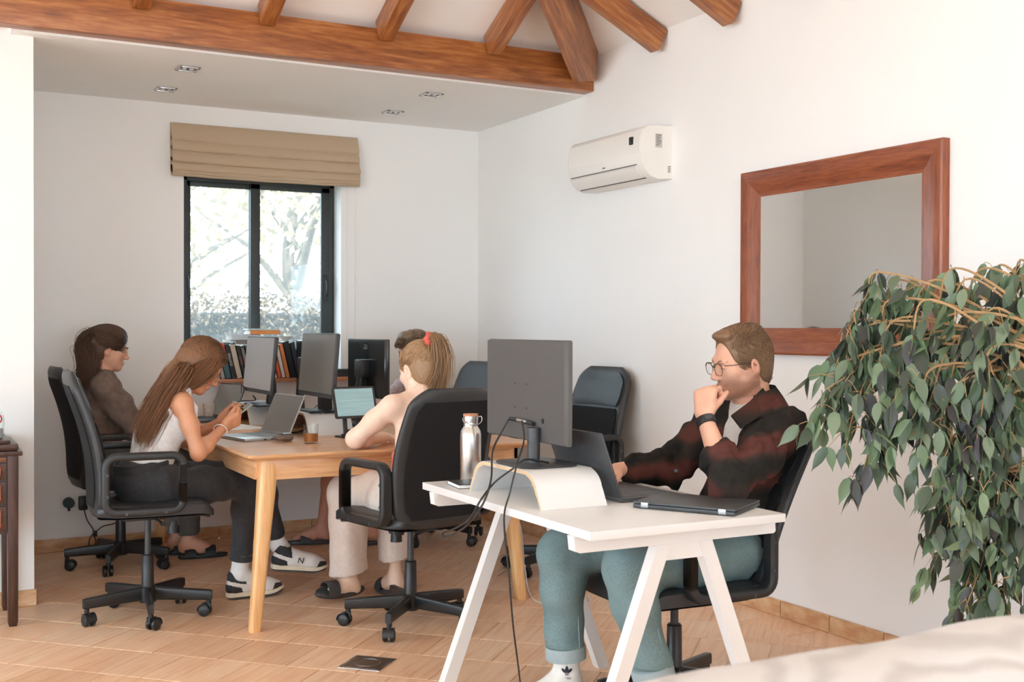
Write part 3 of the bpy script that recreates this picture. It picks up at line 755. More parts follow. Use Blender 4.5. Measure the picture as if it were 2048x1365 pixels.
# bent plywood monitor risers; arch spans y, depth along x
def riser(label, x0, y0, zb, dx=.235, span=.50, h=.108):
    r = thing('monitor_riser', label, 'monitor stand', (x0+dx/2, y0+span/2, zb), 0, 'bent plywood monitor risers')
    t = .009
    def arc(inset):
        pts = []; s2 = span/2-inset; hh = h-inset
        top = s2-.085
        P = [(-s2, 0), (-s2+.022, hh*.38)]
        for a in np.linspace(0, 1, 8):
            q = a*math.pi/2*.78+.20
            P.append((-s2+.03+.085*(1-math.cos(q)), hh-.065*(1-math.sin(q))-.0))
        P = [p for p in P]; P[-1] = (-top*.93, hh)
        return P + [(-p[0], p[1]) for p in P[::-1]]
    A, B = arc(0), arc(t)
    n = len(A)
    def shell(dx0, dx1, O, I, name, mat, par):
        m = MB(); rings = []
        for xx in (dx0, dx1): rings.append([(xx, p[0], p[1]) for p in O] + [(xx, p[0], max(p[1], 0)) for p in I[::-1]])
        m.loft(rings, cap=False)
        for xx in (dx0, dx1):
            m.add([(xx, p[0], p[1]) for p in O] + [(xx, p[0], max(p[1], 0)) for p in I], [(i, i+1, n+i+1, n+i) for i in range(n-1)])
        return m.build(name, mat, par, smooth=35)
    core = shell(-dx/2, dx/2, A, B, 'plywood_shell', M_plywood, r)
    off = [(p[0]*1.002+math.copysign(.0, p[0]), p[1]+.0008) for p in A]
    Bi = [(p[0], p[1]) for p in A]
    O2 = []
    for i, p in enumerate(A):
        a, b = A[max(0, i-1)], A[min(n-1, i+1)]; tx, ty = b[0]-a[0], b[1]-a[1]; l = math.hypot(tx, ty); O2.append((p[0]-ty/l*.0012, p[1]+tx/l*.0012))
    shell(-dx/2, dx/2, O2, [(p[0], p[1]) for p in A], 'white_facing', M_whitelam, core)
    I2 = []
    for i, p in enumerate(B):
        a, b = B[max(0, i-1)], B[min(n-1, i+1)]; tx, ty = b[0]-a[0], b[1]-a[1]; l = math.hypot(tx, ty); I2.append((p[0]+ty/l*.0010, p[1]-tx/l*.0010))
    shell(-dx/2, dx/2, [(p[0], p[1]) for p in B], I2, 'inner_facing', M_riser_in, core)
    return r
M_riser_in = M_whitelam
riser('white bent plywood riser on the white desk, under a monitor seen from behind', 1.725, 3.03, .735)
M_riser_in = wood('walnut_facing', srgb(104, 76, 56), srgb(132, 100, 74), srgb(150, 118, 90), (1, 10, 10), 3, .5, .05)
riser('white riser with brown inside on the wooden table, under the monitor with the text page', 1.715, 6.26, .75)
riser('white riser with brown inside on the wooden table, behind the glass of tea', 1.795, 5.48, .75)

# ================================================================ monitors; face = -1 screen looks to -x, +1 to +x
def screen_mat(name, base, lines=None, glow=.0):
    N = Nodes(name); v = N.coords()
    c = base
    if lines:
        sx = N.n('ShaderNodeSeparateXYZ'); N.l(v, sx.inputs[0])
        wv = N.n('ShaderNodeTexWave', wave_type='BANDS', bands_direction='Z'); wv.inputs['Scale'].default_value = lines[0]; N.l(v, wv.inputs[0])
        nz = N.noise(N.coords((1.5, 22, 40)), 3, 2)
        gt = N.n('ShaderNodeMath', operation='GREATER_THAN'); gt.inputs[1].default_value = .62; N.l(wv.outputs['Fac'], gt.inputs[0])
        g2 = N.n('ShaderNodeMath', operation='GREATER_THAN'); g2.inputs[1].default_value = .47; N.l(nz, g2.inputs[0])
        mu = N.n('ShaderNodeMath', operation='MULTIPLY'); N.l(gt.outputs[0], mu.inputs[0]); N.l(g2.outputs[0], mu.inputs[1])
        c = N.mix(mu.outputs[0], base, lines[1])
        N.set(Base_Color=(.02, .02, .02, 1), Roughness=.25, Emission_Color=c)
    else:
        N.set(Base_Color=(.02, .02, .02, 1), Roughness=.25, Emission_Color=base)
    N.b.inputs['Emission Strength'].default_value = glow
    return N.m
def monitor(label, c, w, h, face, zbase, rz=0., tilt=0., screen=None, logo=None, back=M_dark, stand='pole', th=.022, basew=.22):
    """c = centre of the panel"""
    r = thing('monitor', label, 'monitor', (c[0], c[1], zbase), rz, 'desktop monitors')
    zc = c[2]-zbase
    T = Matrix.Translation((0, 0, zc)) @ Matrix.Rotation(-tilt*face, 4, 'Y')
    m = MB(); m.loft([[(-face*xx, k*q[0]*w, k*q[1]*h) for q in rrect(1, h/w*w/h, .012, 3)] for xx, k in ((0, .985), (.004, 1), (th*.6, 1), (th, .975))])
    hs = m.build('housing', back, r, M=T, smooth=30)
    m = MB(); m.box(face*.0008-.0008, face*.0008+.0008, -w/2+.008, w/2-.008, -h/2+.022, h/2-.008); m.build('screen', screen or M_screenoff, hs, smooth=0)
    if stand == 'pole':
        m = MB(); m.box(-face*.05-.030, -face*.05+.030, -.05, .05, -.05, .05, .01); m.build('mount', M_black, r, M=T)
        p = MB(); p.tube(bez([(-face*.05, 0, zc), (-face*.075, 0, zc*.5), (-face*.07, 0, .012)], 5), np.linspace(.022, .028, 11), 12); p.build('stand_pole', M_black, r)
        MB().box(-face*.05-.095, -face*.05+.095, -basew/2, basew/2, 0, .012, .005).build('stand_foot', M_black, r)
    elif stand == 'block':
        p = MB(); p.box(-face*.045-.022, -face*.045+.022, -.055, .055, .008, zc, .006); p.build('stand_pole', M_black, r)
        MB().box(-face*.03-.10, -face*.03+.10, -basew/2, basew/2, 0, .010, .004).build('stand_foot', M_black, r)
    if logo:
        t = MB(); src = text_mb(logo, .038); V = np.concatenate(src.v)
        # lettering on the rear face, read from the back
        t.add(np.stack([np.full(len(V), -face*(th+.0004))+(-face)*V[:, 2], face*V[:, 0]*1.0, V[:, 1]], 1), src.f)
        t.build('logo', plain('grey_logo_print', (.28, .28, .28, 1), .4), hs, M=Matrix.Translation((0, -.0, h*.36)), smooth=0)
    return r, hs
M_screenoff = plain('dark_glossy_screen', (.10, .094, .088, 1), .22, nscale=4, namt=.03)
M_scr_text = screen_mat('text_page_screen', srgb(146, 140, 136), (52, srgb(128, 122, 119)), .75)
M_scr_dim = screen_mat('dim_angled_screen', srgb(98, 90, 82), None, .75)
M_scr_tab = screen_mat('tablet_page_screen', srgb(160, 188, 188), (95, srgb(136, 164, 165)), .9)
monitor('black monitor showing a page of text, facing the woman in the brown sweater', (1.745, 6.20, 1.085), .54, .31, -1, .859, 0, .09, M_scr_text, basew=.26)
monitor('black monitor with a blank grey screen, beside the tablet', (1.895, 5.66, 1.098), .54, .325, -1, .859, 0, .08, M_scr_dim, stand='block')
M_gloss = plain('glossy_black_housing', (.02, .022, .023, 1), .16, nscale=20, namt=.05)
_, hs4 = monitor('glossy black monitor seen from behind with a logo near its top edge', (2.355, 6.09, 1.06), .54, .33, 1, .75, .03, 0, None, 'LG', M_gloss, 'pole', .03)
monitor('narrow strip of a monitor seen from behind, half hidden by the blank grey screen', (2.19, 6.62, 1.06), .50, .30, 1, .75, .0, 0, None, None, M_gloss, 'pole')
M_m5 = plain('graphite_housing', (.085, .08, .077, 1), .45, nscale=200, namt=.06, bump=.1, bscale=900, bdist=.0003)
_, hs5 = monitor('large dark grey monitor seen from behind on the white desk', (1.872, 3.365, 1.083), .545, .335, 1, .845, 0, 0, None, None, M_m5, 'none', .028)
r5 = hs5.parent
MB().tube([(-.045, -.10, 0.006), (-.045, -.10, .12)], [.021, .021], 16).build('stand_pole', M_dark, r5)
m = MB(); m.loft([[(-.03+.105*q[0]*k, -.09+.125*q[1]*k, z) for q in rrect(2, 2, .45, 5)] for z, k in ((0, .98), (.004, 1), (.007, .97))]); m.build('stand_foot', M_dark, r5)
m = MB()
for (yy, zz) in ((-.02, .02), (.06, .02), (-.02, -.06), (.06, -.06), (-.05, -.11), (.0, -.115)): m.cyl((-.0282, yy, zz), (-.0292, yy, zz), .003, seg=8)
m.build('screw_hole', M_black, hs5)
MB().lathe([(.001, 0), (.009, 0), (.009, .001), (.001, .0012)], seg=16, M=Matrix.Translation((-.0285, -.13, -.095)) @ Matrix.Rotation(-HALF, 4, 'Y')).build('power_socket', M_black, hs5)
# plugs and cables at the back of that monitor
m = MB(); pc = np.array(gx(1045, 842, 1.835))
m.tube([pc+(0, .09, 0), pc+(0, .03, 0)], .007, 8); m.build('connector', M_black, r5, (1.872, 3.365, .845)); m = MB()
m.tube([pc+(0, -.035, -.004), pc+(0, -.075, -.006)], .007, 8); m.build('connector', M_black, r5, (1.872, 3.365, .845))
MB().tube([pc+(0, .03, 0), pc+(0, -.035, -.003)], .008, 8).build('connector_tip', M_chrome, r5, (1.872, 3.365, .845))
def cable(label, pts, rad=.003, mat=None, name='cable'):
    P = bez(pts, 8); o0 = np.array(P[-1]); m = MB(); m.tube(P, rad, 6)
    o = m.build(name, mat or M_cable, org=o0, smooth=60); o.location = o0; return tag(o, label, 'cable')
cable('black cable drooping from the monitor over the white desk edge in a loop', [pc+(-.004, .09, 0), gx(1000, 870, 1.80), gx(985, 905, 1.74), gx(982, 960, 1.66), gx(965, 1010, 1.60), gx(935, 1050, 1.62), gx(905, 1070, 1.66), gx(888, 1074, 1.68), gx(886, 1066, 1.68), gx(905, 1060, 1.66), gx(938, 1040, 1.60), gx(962, 1000, 1.605), gx(990, 965, 1.68), gx(1030, 935, 1.70), gx(1050, 920, 1.74), gx(1075, 922, 1.80), gx(1097, 926, 1.86)], .0035)
cable('thin black cable hanging from the monitor straight to the floor', [pc+(-.008, -.01, 0), gx(1048, 880, 1.80), gx(1035, 925, 1.70), gx(1020, 985, 1.655), gx(1008, 1040, 1.655), gx(1018, 1150, 1.68), gx(1026, 1250, 1.72), gx(1038, 1345, 1.78), gz(1044, 1400, .004)], .003)
cable('white cable lying in curves on the tiles under the white desk', [gz(1018, 1040, .30), gz(1040, 1050, .22), gz(1050, 1140, .06), gz(1060, 1190, .006), gz(1085, 1208, .005), gz(1120, 1213, .005), gz(1165, 1212, .005), gz(1182, 1204, .005), gz(1178, 1192, .005), gz(1195, 1182, .005), gz(1240, 1176, .005), gz(1300, 1178, .005)], .004, M_cablewhite)

# ================================================================ white trestle desk
DX0, DX1, DYa, DYb, DZ = 1.662, 2.352, 2.652, 3.785, .735
def desk():
    o0 = (2.0, 3.2, 0); r = thing('white_desk', 'white trestle desk with A shaped legs', 'desk', o0)
    MB().box(DX0, DX1, DYa, DYb, DZ-.025, DZ, .002).build('desktop', M_whitelam, r, o0)
    for yb in (2.745, 3.69):
        m = MB(); bar = [(1.655, DZ-.025), (2.375, DZ-.025), (2.378, DZ-.066), (2.370, DZ-.072), (1.675, DZ-.072), (1.660, DZ-.066)]
        m.loft([[(x, yy, z) for x, z in bar] for yy in (yb-.018, yb+.018)]); tr = m.build('crossbar', M_whitemetal, r, o0)
        m = MB(); m.loft([[(x, yy, z) for x, z in ((1.93, DZ-.072), (2.14, DZ-.072), (2.105, DZ-.12), (1.965, DZ-.12))] for yy in (yb-.014, yb+.014)]); m.build('gusset', M_whitemetal, tr, o0)
        for s in (-1, 1):
            top = np.array([2.035+s*.075, yb, DZ-.072]); ft = np.array([2.035+s*.33, yb, 0])
            u = ft-top; u /= np.linalg.norm(u)
            m = MB(); rg = []
            for p in (top, ft):
                rg.append([(p[0]+dx, yb+dy, p[2]) for dx, dy in ((-.024, -.02), (.024, -.02), (.024, .02), (-.024, .02))])
            m.loft(rg); m.build('leg', M_whitemetal, r, o0, 20)
    m = MB()
    for xx in (1.70, 1.79, 2.29): m.cyl((xx, 2.7265, DZ-.030), (xx, 2.7255, DZ-.030), .004, seg=8)
    m.build('screw', M_steel, r, o0)
desk()

# ================================================================ laptops
def key_grid(x0, x1, y0, y1, nx, ny, z, gap=.0022):
    m = MB(); dx, dy = (x1-x0)/nx, (y1-y0)/ny
    for i in range(nx):
        for j in range(ny): m.box(x0+i*dx+gap/2, x0+(i+1)*dx-gap/2, y0+j*dy+gap/2, y0+(j+1)*dy-gap/2, z, z+.0012)
    return m
def laptop(label, hinge, rz, w, d, zb, tilt, shell, deck, screen, hlen=None):
    """local: hinge along x at y=0, keyboard toward -y"""
    r = thing('laptop', label, 'laptop', (hinge[0], hinge[1], zb), rz)
    b = MB().box(-w/2, w/2, -d, .004, .0, .015, .004).build('base', deck, r)
    key_grid(-w*.44, w*.44, -d*.52, -d*.10, 14, 6, .0150).build('keyboard', M_dark if deck is not M_silver else M_silver_key, b, smooth=0)
    MB().box(-w*.16, w*.16, -d*.92, -d*.60, .0147, .0156).build('touchpad', shell, b, smooth=0)
    for k in range(3): MB().box(w/2-.0006, w/2+.0006, -d*(.25+.16*k), -d*(.25+.16*k)+.014, .004, .009).build('port', M_black, b, smooth=0)
    L = hlen or d*.97
    T = Matrix.Translation((0, .002, .014)) @ Matrix.Rotation(-tilt, 4, 'X')
    lid = MB().box(-w/2, w/2, -.003, .004, 0, L, .003).build('lid', shell, r, M=T)
    MB().box(-w/2+.006, w/2-.006, -.0038, -.0028, .014, L-.006).build('display', screen, lid, smooth=0)
    return r
M_silver_key = plain('grey_keys', (.25, .27, .27, 1), .5)
M_scr_lap = screen_mat('blank_laptop_screen', srgb(104, 98, 90), None, .7)
# tea side laptop, open toward the woman in white
laptop('open silver laptop in front of the woman in the tank top', (1.635, 5.53), -1.38, .30, .23, TZ, .42, M_silver, M_silver, M_scr_lap, .21)
laptop('open dark laptop in front of the woman in the brown sweater', (1.66, 6.69), -1.30, .29, .215, TZ, .42, M_dark, M_dark, M_scr_lap, .21)
laptop('open graphite laptop on the white desk in front of the man', (2.025, 3.215), HALF+.03, .335, .235, DZ, .36, M_laptop, M_laptop, M_screenoff, .225)
def closed_laptop():
    c = (gz(1265, 1012, .745)+gz(1470, 1030, .745)+gz(1513, 1003, .745)+gz(1330, 992, .745))/4
    a, b2 = gz(1265, 1012, .745), gz(1470, 1030, .745); ang = math.atan2(b2[1]-a[1], b2[0]-a[0])
    r = thing('closed_laptop', 'closed black laptop with silver hinges lying on the white desk corner', 'laptop', (c[0], c[1], DZ), ang)
    w, d = np.linalg.norm(b2-a)*1.0, .235
    print('closed laptop', c, w, math.degrees(ang))
    b = MB().box(-w/2, w/2, -d/2, d/2, .002, .013, .003).build('base', M_laptop, r)
    MB().box(-w/2, w/2, -d/2+.004, d/2, .0135, .021, .003).build('lid', M_laptop, r)
    for s in (-1, 1): MB().box(s*w*.38-.012, s*w*.38+.012, -d/2-.002, -d/2+.010, .004, .020, .002).build('hinge', M_silver, r)
    MB().box(-w*.34, w*.34, -d/2-.001, -d/2+.006, .005, .013, .002).build('vent', M_dark, r)
    for k in range(4): MB().box(w/2-.0008, w/2+.0008, -d/2+.03+.03*k, -d/2+.045+.03*k, .005, .010).build('port', M_black, b, smooth=0)
closed_laptop()

# ================================================================ tablet on its stand
def tablet():
    o0 = (1.962, 5.335, TZ); r = thing('tablet', 'tablet with a document on screen in a black desk stand', 'tablet', o0, .14)
    T = Matrix.Translation((.02, 0, .172)) @ Matrix.Rotation(-.30, 4, 'X')
    h = MB().loft([[(.232*q[0], yy, .158*q[1]) for q in rrect(1, 1, .05, 4)] for yy in (-.004, .004)]).build('case', M_black, r, M=T)
    MB().box(-.104, .104, -.0052, -.0044, -.068, .068).build('screen', M_scr_tab, h, smooth=0)
    m = MB()
    for s in (-1, 1): m.tube([(s*.034+.005, .0, .012), (s*.034+.008, .022, .13)], [1, 1], prof=rrect(.022, .010, .002, 2))
    m.box(-.05, .06, -.004, .008, .0, .020, .003); m.box(-.05, .06, -.03, .075, 0, .007, .003); m.box(-.03, .045, .002, .012, .028, .040, .002)
    m.build('stand', M_black, r)
tablet()

# ================================================================ small things on the wooden table
def tea_glass():
    c = gz(622, 887, TZ); r = thing('tea_glass', 'clear tumbler half full of amber tea on the wooden table', 'glass', (c[0], c[1], TZ))
    MB().lathe([(.001, .0), (.030, .0), (.033, .004), (.0345, .088), (.0330, .0885), (.0315, .008), (.001, .007)], seg=28).build('tumbler', M_clear, r)
    N = Nodes('amber_tea'); N.set(Base_Color=srgb(196, 118, 50), Roughness=.1); N.b.inputs['Transmission Weight'].default_value = .55; N.b.inputs['IOR'].default_value = 1.2
    MB().lathe([(.001, .0085), (.0308, .0085), (.0322, .045), (.001, .0455)], seg=28).build('tea', N.m, r)
tea_glass()
c = gz(567, 884, TZ); r = thing('computer_mouse', 'folded grey leather pouch beside the silver laptop', 'pouch', (c[0], c[1], TZ), .3); r.name = 'leather_pouch'
m = MB(); m.loft([[(x, .034*k*math.cos(a), .020+.020*kk*math.sin(a)+.0) for a in np.linspace(0, 2*math.pi, 14, endpoint=False)] for x, k, kk in ((-.048, .3, .2), (-.042, .8, .55), (-.01, 1, .8), (.02, 1, 1), (.038, .8, .9), (.045, .45, .5))]); m.build('pouch_body', plain('taupe_leather', srgb(108, 92, 80), .55, bump=.3, bscale=80), r, smooth=60)
m = MB(); m.loft([[(x, .036*math.cos(a), .021+.021*math.sin(a)) for a in np.linspace(-.4, 2.2, 8)] + [(x, .033*math.cos(a), .021+.018*math.sin(a)) for a in np.linspace(2.2, -.4, 8)] for x in (-.01, .034)]); m.build('flap', M_silver, r, smooth=60)
c = gz(590, 862, TZ)
cable('black plug end of a lead on the wooden table', [gz(578, 866, TZ+.008), gz(586, 866, TZ+.010), gz(600, 864, TZ+.008), gz(612, 856, TZ+.012), gz(600, 844, TZ+.03)], .005)
c = gz(478, 858, TZ); r = thing('paper_stack', 'stack of white printed sheets on a cream notebook', 'papers', (1.55, 5.93, TZ), .12)
MB().box(-.115, .115, -.15, .15, 0, .016, .003).build('notebook', plain('cream_cover', srgb(226, 196, 168), .6), r)
for k in range(3): MB().box(-.105+.004*k, .105+.004*k, -.148, .148, .0165+.0012*k, .0175+.0012*k, 0, RZ(.05*k-.04)).build('sheet', M_paper, r, smooth=0)
c = gz(408, 826, TZ+.0); r = thing('coffee_cup', 'small grey paper cup beyond the dark laptop', 'cup', (1.62, 6.58+.22, TZ))
MB().lathe([(.001, 0), (.028, 0), (.036, .085), (.0375, .085), (.0375, .089), (.034, .089), (.0265, .006), (.001, .006)], seg=22).build('cup_body', plain('grey_card', srgb(206, 192, 178), .7), r)
# sunglasses on the riser in the middle of the table
sg = thing('sunglasses', 'tinted amber sunglasses lying folded behind the blank grey monitor', 'sunglasses', (2.13, 5.93, .765), math.radians(-25))
N = Nodes('amber_lens'); N.set(Base_Color=srgb(150, 100, 52), Roughness=.1); N.b.inputs['Transmission Weight'].default_value = .3; M_lens = N.m
for s in (-1, 1):
    MB().loft([[(s*.035+.026*math.cos(a), yy, .036+.026*math.sin(a)*(1 if math.sin(a) < 0 else .75)) for a in np.linspace(0, 2*math.pi, 18, endpoint=False)] for yy in (0, .002)]).build('lens', M_lens, sg)
    MB().tube([(s*.035+.027*math.cos(a), .001, .036+.027*math.sin(a)*(1 if math.sin(a) < 0 else .75)) for a in np.linspace(0, 2*math.pi, 22, endpoint=False)], .0018, 6, closed=True).build('rim', M_black, sg)
    MB().tube([(s*.062, .001, .045), (s*.063, .06, .03), (s*.05, .12, .012)], .002, 6).build('temple', M_black, sg)
MB().tube([(-.010, .001, .044), (0, .001, .048), (.010, .001, .044)], .0018, 6).build('bridge', M_black, sg)
MB().box(-.085, .085, -.045, .055, -.015, .002, .004).build('case', M_dark, sg)
# leads behind the monitors
cable('black lead looping from the text page monitor down to its foot', [gz(506, 792, .93), gz(511, 800, .90), gz(502, 802, .875), gz(480, 803, .87), gz(465, 812, .86), gz(460, 822, .80)], .004)
cable('black lead with a small plug dangling beside the text page monitor', [gz(495, 781, .95), gz(484, 771, .985), gz(483, 776, .97), gz(483, 786, .94)], .003)
cable('black leads curling behind the blank grey monitor', [gz(612, 818, .865), gz(625, 820, .865), gz(634, 812, .875), gz(645, 810, .88), gz(640, 822, .865), gz(652, 828, .862)], .003)

# things at the white desk
def bottle():
    c = gz(941, 961, DZ); r = thing('steel_bottle', 'brushed steel water bottle with wooden lid and wire loop', 'bottle', (c[0], c[1], DZ))
    MB().lathe([(.001, 0), (.036, 0), (.0385, .004), (.0385, .165), (.036, .18), (.028, .192), (.0255, .198), (.0255, .212), (.001, .213)], seg=32).build('bottle_body', M_steel, r, smooth=60)
    cap = MB().lathe([(.027, .212), (.0275, .215), (.0275, .234), (.001, .235)], seg=28).build('cap', M_steel, r)
    MB().lathe([(.0275, .2345), (.0275, .240), (.026, .242), (.001, .242)], seg=28).build('wooden_disc', M_sill, cap)
    P = [np.array([.030*math.cos(a), 0, .222]) for a in (0,)]
    lp = bez([(.026, .0, .231), (.038, -.004, .232), (.041, -.006, .220), (.034, -.012, .208), (.015, -.029, .203), (-.012, -.031, .208), (-.027, -.012, .218), (-.027, 0, .226)], 6)
    Mx = RZ(math.radians(-28))
    m = MB(); m.tube(lp, .0022, 8); m.build('wire_loop', M_chrome, r, M=Mx)
bottle()
n0 = gz(930, 971, DZ); r = thing('notebook', 'small black notebook with elastic band beside the steel bottle', 'notebook', (1.757, 3.625, DZ), math.radians(-8))
MB().box(-.045, .045, -.065, .065, .002, .012).build('pages', M_paper, r); MB().box(-.047, .047, -.067, .067, .0122, .0145, .001).build('front_cover', M_black, r); MB().box(-.047, .047, -.067, .067, 0, .002, .0008).build('back_cover', M_black, r)
MB().box(.030, .034, -.0675, .0675, -.0003, .0150).build('elastic', M_dark, r)
# small white bowl on the wall side of the wooden table end
r = thing('bowl', 'low white bowl with an orange rim on the white desk behind the riser', 'bowl', (1.955, 3.69, DZ))
MB().lathe([(.001, 0), (.035, 0), (.055, .03), (.06, .05), (.056, .05), (.05, .03), (.001, .01)], seg=24).build('bowl_body', M_white, r); MB().lathe([(.0562, .0495), (.0602, .0495), (.0602, .053), (.0562, .053)], seg=24).build('rim', plain('orange_glaze', srgb(205, 120, 80), .4), r)

# ================================================================ books and boxes on the sill
BK = [  # x offset, thickness, height, depth, colour, band
    (1.60, .028, .165, (40, 38, 38), None), (1.632, .024, .15, (196, 80, 60), None), (1.660, .020, .185, (34, 34, 34), None), (1.684, .022, .19, (150, 140, 132), None), (1.710, .034, .215, (54, 84, 88), (206, 80, 56)), (1.748, .026, .21, (26, 26, 28), (220, 214, 206)), (1.778, .032, .205, (186, 170, 150), None), (1.815, .022, .20, (32, 28, 30), (150, 80, 84)), (1.842, .02, .19, (120, 110, 104), None), (1.868, .024, .2, (70, 72, 78), None), (1.898, .022, .19, (200, 190, 175), None), (1.925, .026, .2, (90, 60, 50), None), (1.955, .02, .19, (210, 204, 196), None), (1.98, .022, .2, (40, 50, 60), None), (2.006, .018, .19, (226, 214, 194), None), (2.03, .022, .195, (206, 84, 52), None), (2.056, .022, .20, (212, 200, 182), None), (2.082, .024, .21, (216, 128, 74), None), (2.112, .036, .225, (28, 28, 30), None), (2.152, .03, .22, (46, 46, 50), None)]
def book_label(i): 
    n = ['slim black', 'small red', 'thin black', 'grey', 'teal book with a red top band,', 'black book with white spine lettering,', 'thick cream', 'dark book with a pink title,', 'plain taupe', 'slate grey', 'pale ivory', 'dark brown', 'white', 'navy', 'cream paperback', 'vermilion', 'beige', 'orange', 'thick black', 'charcoal']
    return n[i]
for i, (x, t, h, col, band) in enumerate(BK):
    lb = book_label(i); lab = (lb+' leaning in the row on the window sill') if lb.endswith(',') else lb+' book leaning in the row on the window sill'
    r = thing('book', lab, 'book', (x+.035, 6.965, WZ0+.027), 0, 'books on the window sill')
    lean = math.radians(-13 if i > 1 else -9)
    T = Matrix.Rotation(lean, 4, 'Y')
    dp = .13
    c = plain('cover_%d_%d_%d' % col, srgb(*col), .5, nscale=20, namt=.06)
    hh = h
    m = MB(); m.box(0, t, -dp/2, -dp/2+.002, 0, hh); m.box(0, .0018, -dp/2, dp/2, 0, hh); m.box(t-.0018, t, -dp/2, dp/2, 0, hh); co = m.build('cover', c, r, M=T, smooth=0)
    MB().box(.0018, t-.0018, -dp/2+.002, dp/2-.003, .003, hh-.003).build('pages', M_paper, r, M=T, smooth=0)
    if band:
        if i == 4: MB().box(-.0003, t+.0003, -dp/2-.0006, -dp/2+.002, hh*.62, hh+.0004).build('spine_band', plain('band_%d' % i, srgb(*band), .5), co, smooth=0)
        else:
            s = text_mb('MALUCO' if i == 5 else 'ROMAN', t*.72); V = np.concatenate(s.v); q = MB(); q.add(np.stack([t/2+V[:, 1], -dp/2-.0006-V[:, 2], hh*.55-V[:, 0]], 1), s.f); q.build('spine_title', plain('title_%d' % i, srgb(*band), .5), co, smooth=0)
zt = WZ0+.027+.222
def lying(name, label, cat, x, y, z, w, d, h, col, rz=0., extra=None):
    r = thing(name, label, cat, (x, y, z), rz)
    MB().box(-w/2, w/2, -d/2, d/2, 0, .0015).build('back_cover', plain(name+'_c%d' % int(z*1000), srgb(*col), .5), r, smooth=0)
    MB().box(-w/2, w/2, -d/2, d/2, h-.0015, h).build('front_cover', bpy.data.materials[name+'_c%d' % int(z*1000)], r, smooth=0)
    MB().box(-w/2, w/2, -d/2, -d/2+.0015, 0, h).build('spine', bpy.data.materials[name+'_c%d' % int(z*1000)], r, smooth=0)
    MB().box(-w/2+.002, w/2-.002, -d/2+.0015, d/2-.002, .0015, h-.0015).build('pages', M_paper, r, smooth=0)
    return r
lying('flat_book', 'grey striped book lying flat on the upright books', 'book', 1.905, 6.965, WZ0+.235, .21, .15, .024, (120, 112, 110), .03)
lying('flat_book', 'white bulky folder lying flat on the grey striped book', 'folder', 1.865, 6.975, WZ0+.260, .17, .14, .034, (196, 204, 210), .02)
lying('flat_book', 'bright orange book lying flat beneath a thin pale one', 'book', 1.985, 6.955, WZ0+.295, .185, .14, .024, (224, 140, 70), -.05)
lying('flat_book', 'thin pale blue book on top of the orange one', 'book', 1.975, 6.96, WZ0+.320, .19, .14, .010, (196, 206, 204), -.02)
r = thing('eyeglass_case', 'black folded wire frame lying on the upright books', 'wire holder', (1.735, 6.93, WZ0+.232), .05)
MB().tube(bez([(-.09, 0, .0), (-.02, 0, .008), (.03, .0, .010), (.05, -.01, .004), (.07, -.01, .012), (.075, -.01, .02)], 5), .004, 6).build('wire', M_black, r); MB().box(-.09, .03, -.02, .03, -.004, .004, .002).build('plate', M_black, r)
r = thing('desk_bowl', 'pale ceramic dish set on the black books at the end of the sill', 'dish', (2.13, 6.955, WZ0+.262), 0)
MB().lathe([(.001, 0), (.02, 0), (.05, .022), (.053, .022), (.02, -.004), (.001, -.004)], seg=20).build('dish', M_white, r)
r = thing('sill_box', 'black box lying flat at the end of the window sill', 'box', (2.45, 6.99, WZ0+.027), 0)
MB().box(-.12, .12, -.07, .07, 0, .045, .004).build('box_body', M_black, r); MB().box(-.122, .122, -.072, .072, .03, .047, .003).build('lid', M_black, r)

# ================================================================ dark wooden cabinet on the left
def cabinet():
    o0 = (.05, 5.52, 0); r = thing('console_cabinet', 'dark carved wooden console with panelled drawers on tall legs', 'cabinet', o0)
    x0, x1, y0, y1 = -.40, .462, 5.345, 5.705
    MB().box(x0+.02, x1-.02, y0+.01, y1, .40, .735).build('carcass', M_cab, r, o0)
    m = MB(); m.box(x0-.015, x1+.015, y0-.015, y1, .735, .755, .004); m.box(x0, x1, y0, y1, .755, .785, .010); m.box(x0+.02, x1-.03, y0+.02, y1, .785, .80, .004); m.build('top', M_cab, r, o0)
    for x in (x0, x1-.045):
        for y in (y0, y1-.045):
            m = MB(); m.loft([[(x+.0225+wd*q[0], y+.0225+wd*q[1], z) for q in rrect(1, 1, .1, 3)] for z, wd in ((0, .030), (.02, .040), (.38, .043), (.735, .045))]); m.build('leg', M_cab, r, o0)
    w = (x1-x0-.11)/2
    for cx in range(2):
        xa = x0+.05+cx*(w+.01)
        for (za, zb) in ((.412, .52), (.528, .625), (.633, .705)):
            d = MB(); d.box(xa, xa+w, y0-.004, y0+.012, za, zb, .002); dr = d.build('drawer', M_cab, r, o0)
            m = MB(); m.loft([[(xa+w/2+(w-k)*q[0], y0-yy, (za+zb)/2+(zb-za-k)*q[1]) for q in rrect(1, 1, .001, 2)] for yy, k in ((.004, .030), (.010, .040), (.010, .055), (.013, .07))]); m.build('raised_panel', M_cabdrawer, dr, o0, 20)
            MB().lathe([(.001, .0), (.006, .0), (.005, .012), (.012, .016), (.013, .024), (.001, .028)], seg=14, M=Matrix.Translation((xa+w/2-o0[0], y0-.012-o0[1], (za+zb)/2)) @ Matrix.Rotation(HALF, 4, 'X')).build('knob', M_blackmetal, dr)
        MB().box(xa, xa+w, y0-.002, y0+.01, .711, .731, .002).build('frieze_moulding', M_cabdrawer, r, o0)
cabinet()
r = thing('glass_jar', 'clear domed glass jar with a red ring mark on the dark cabinet', 'jar', (.372, 5.47, .80))
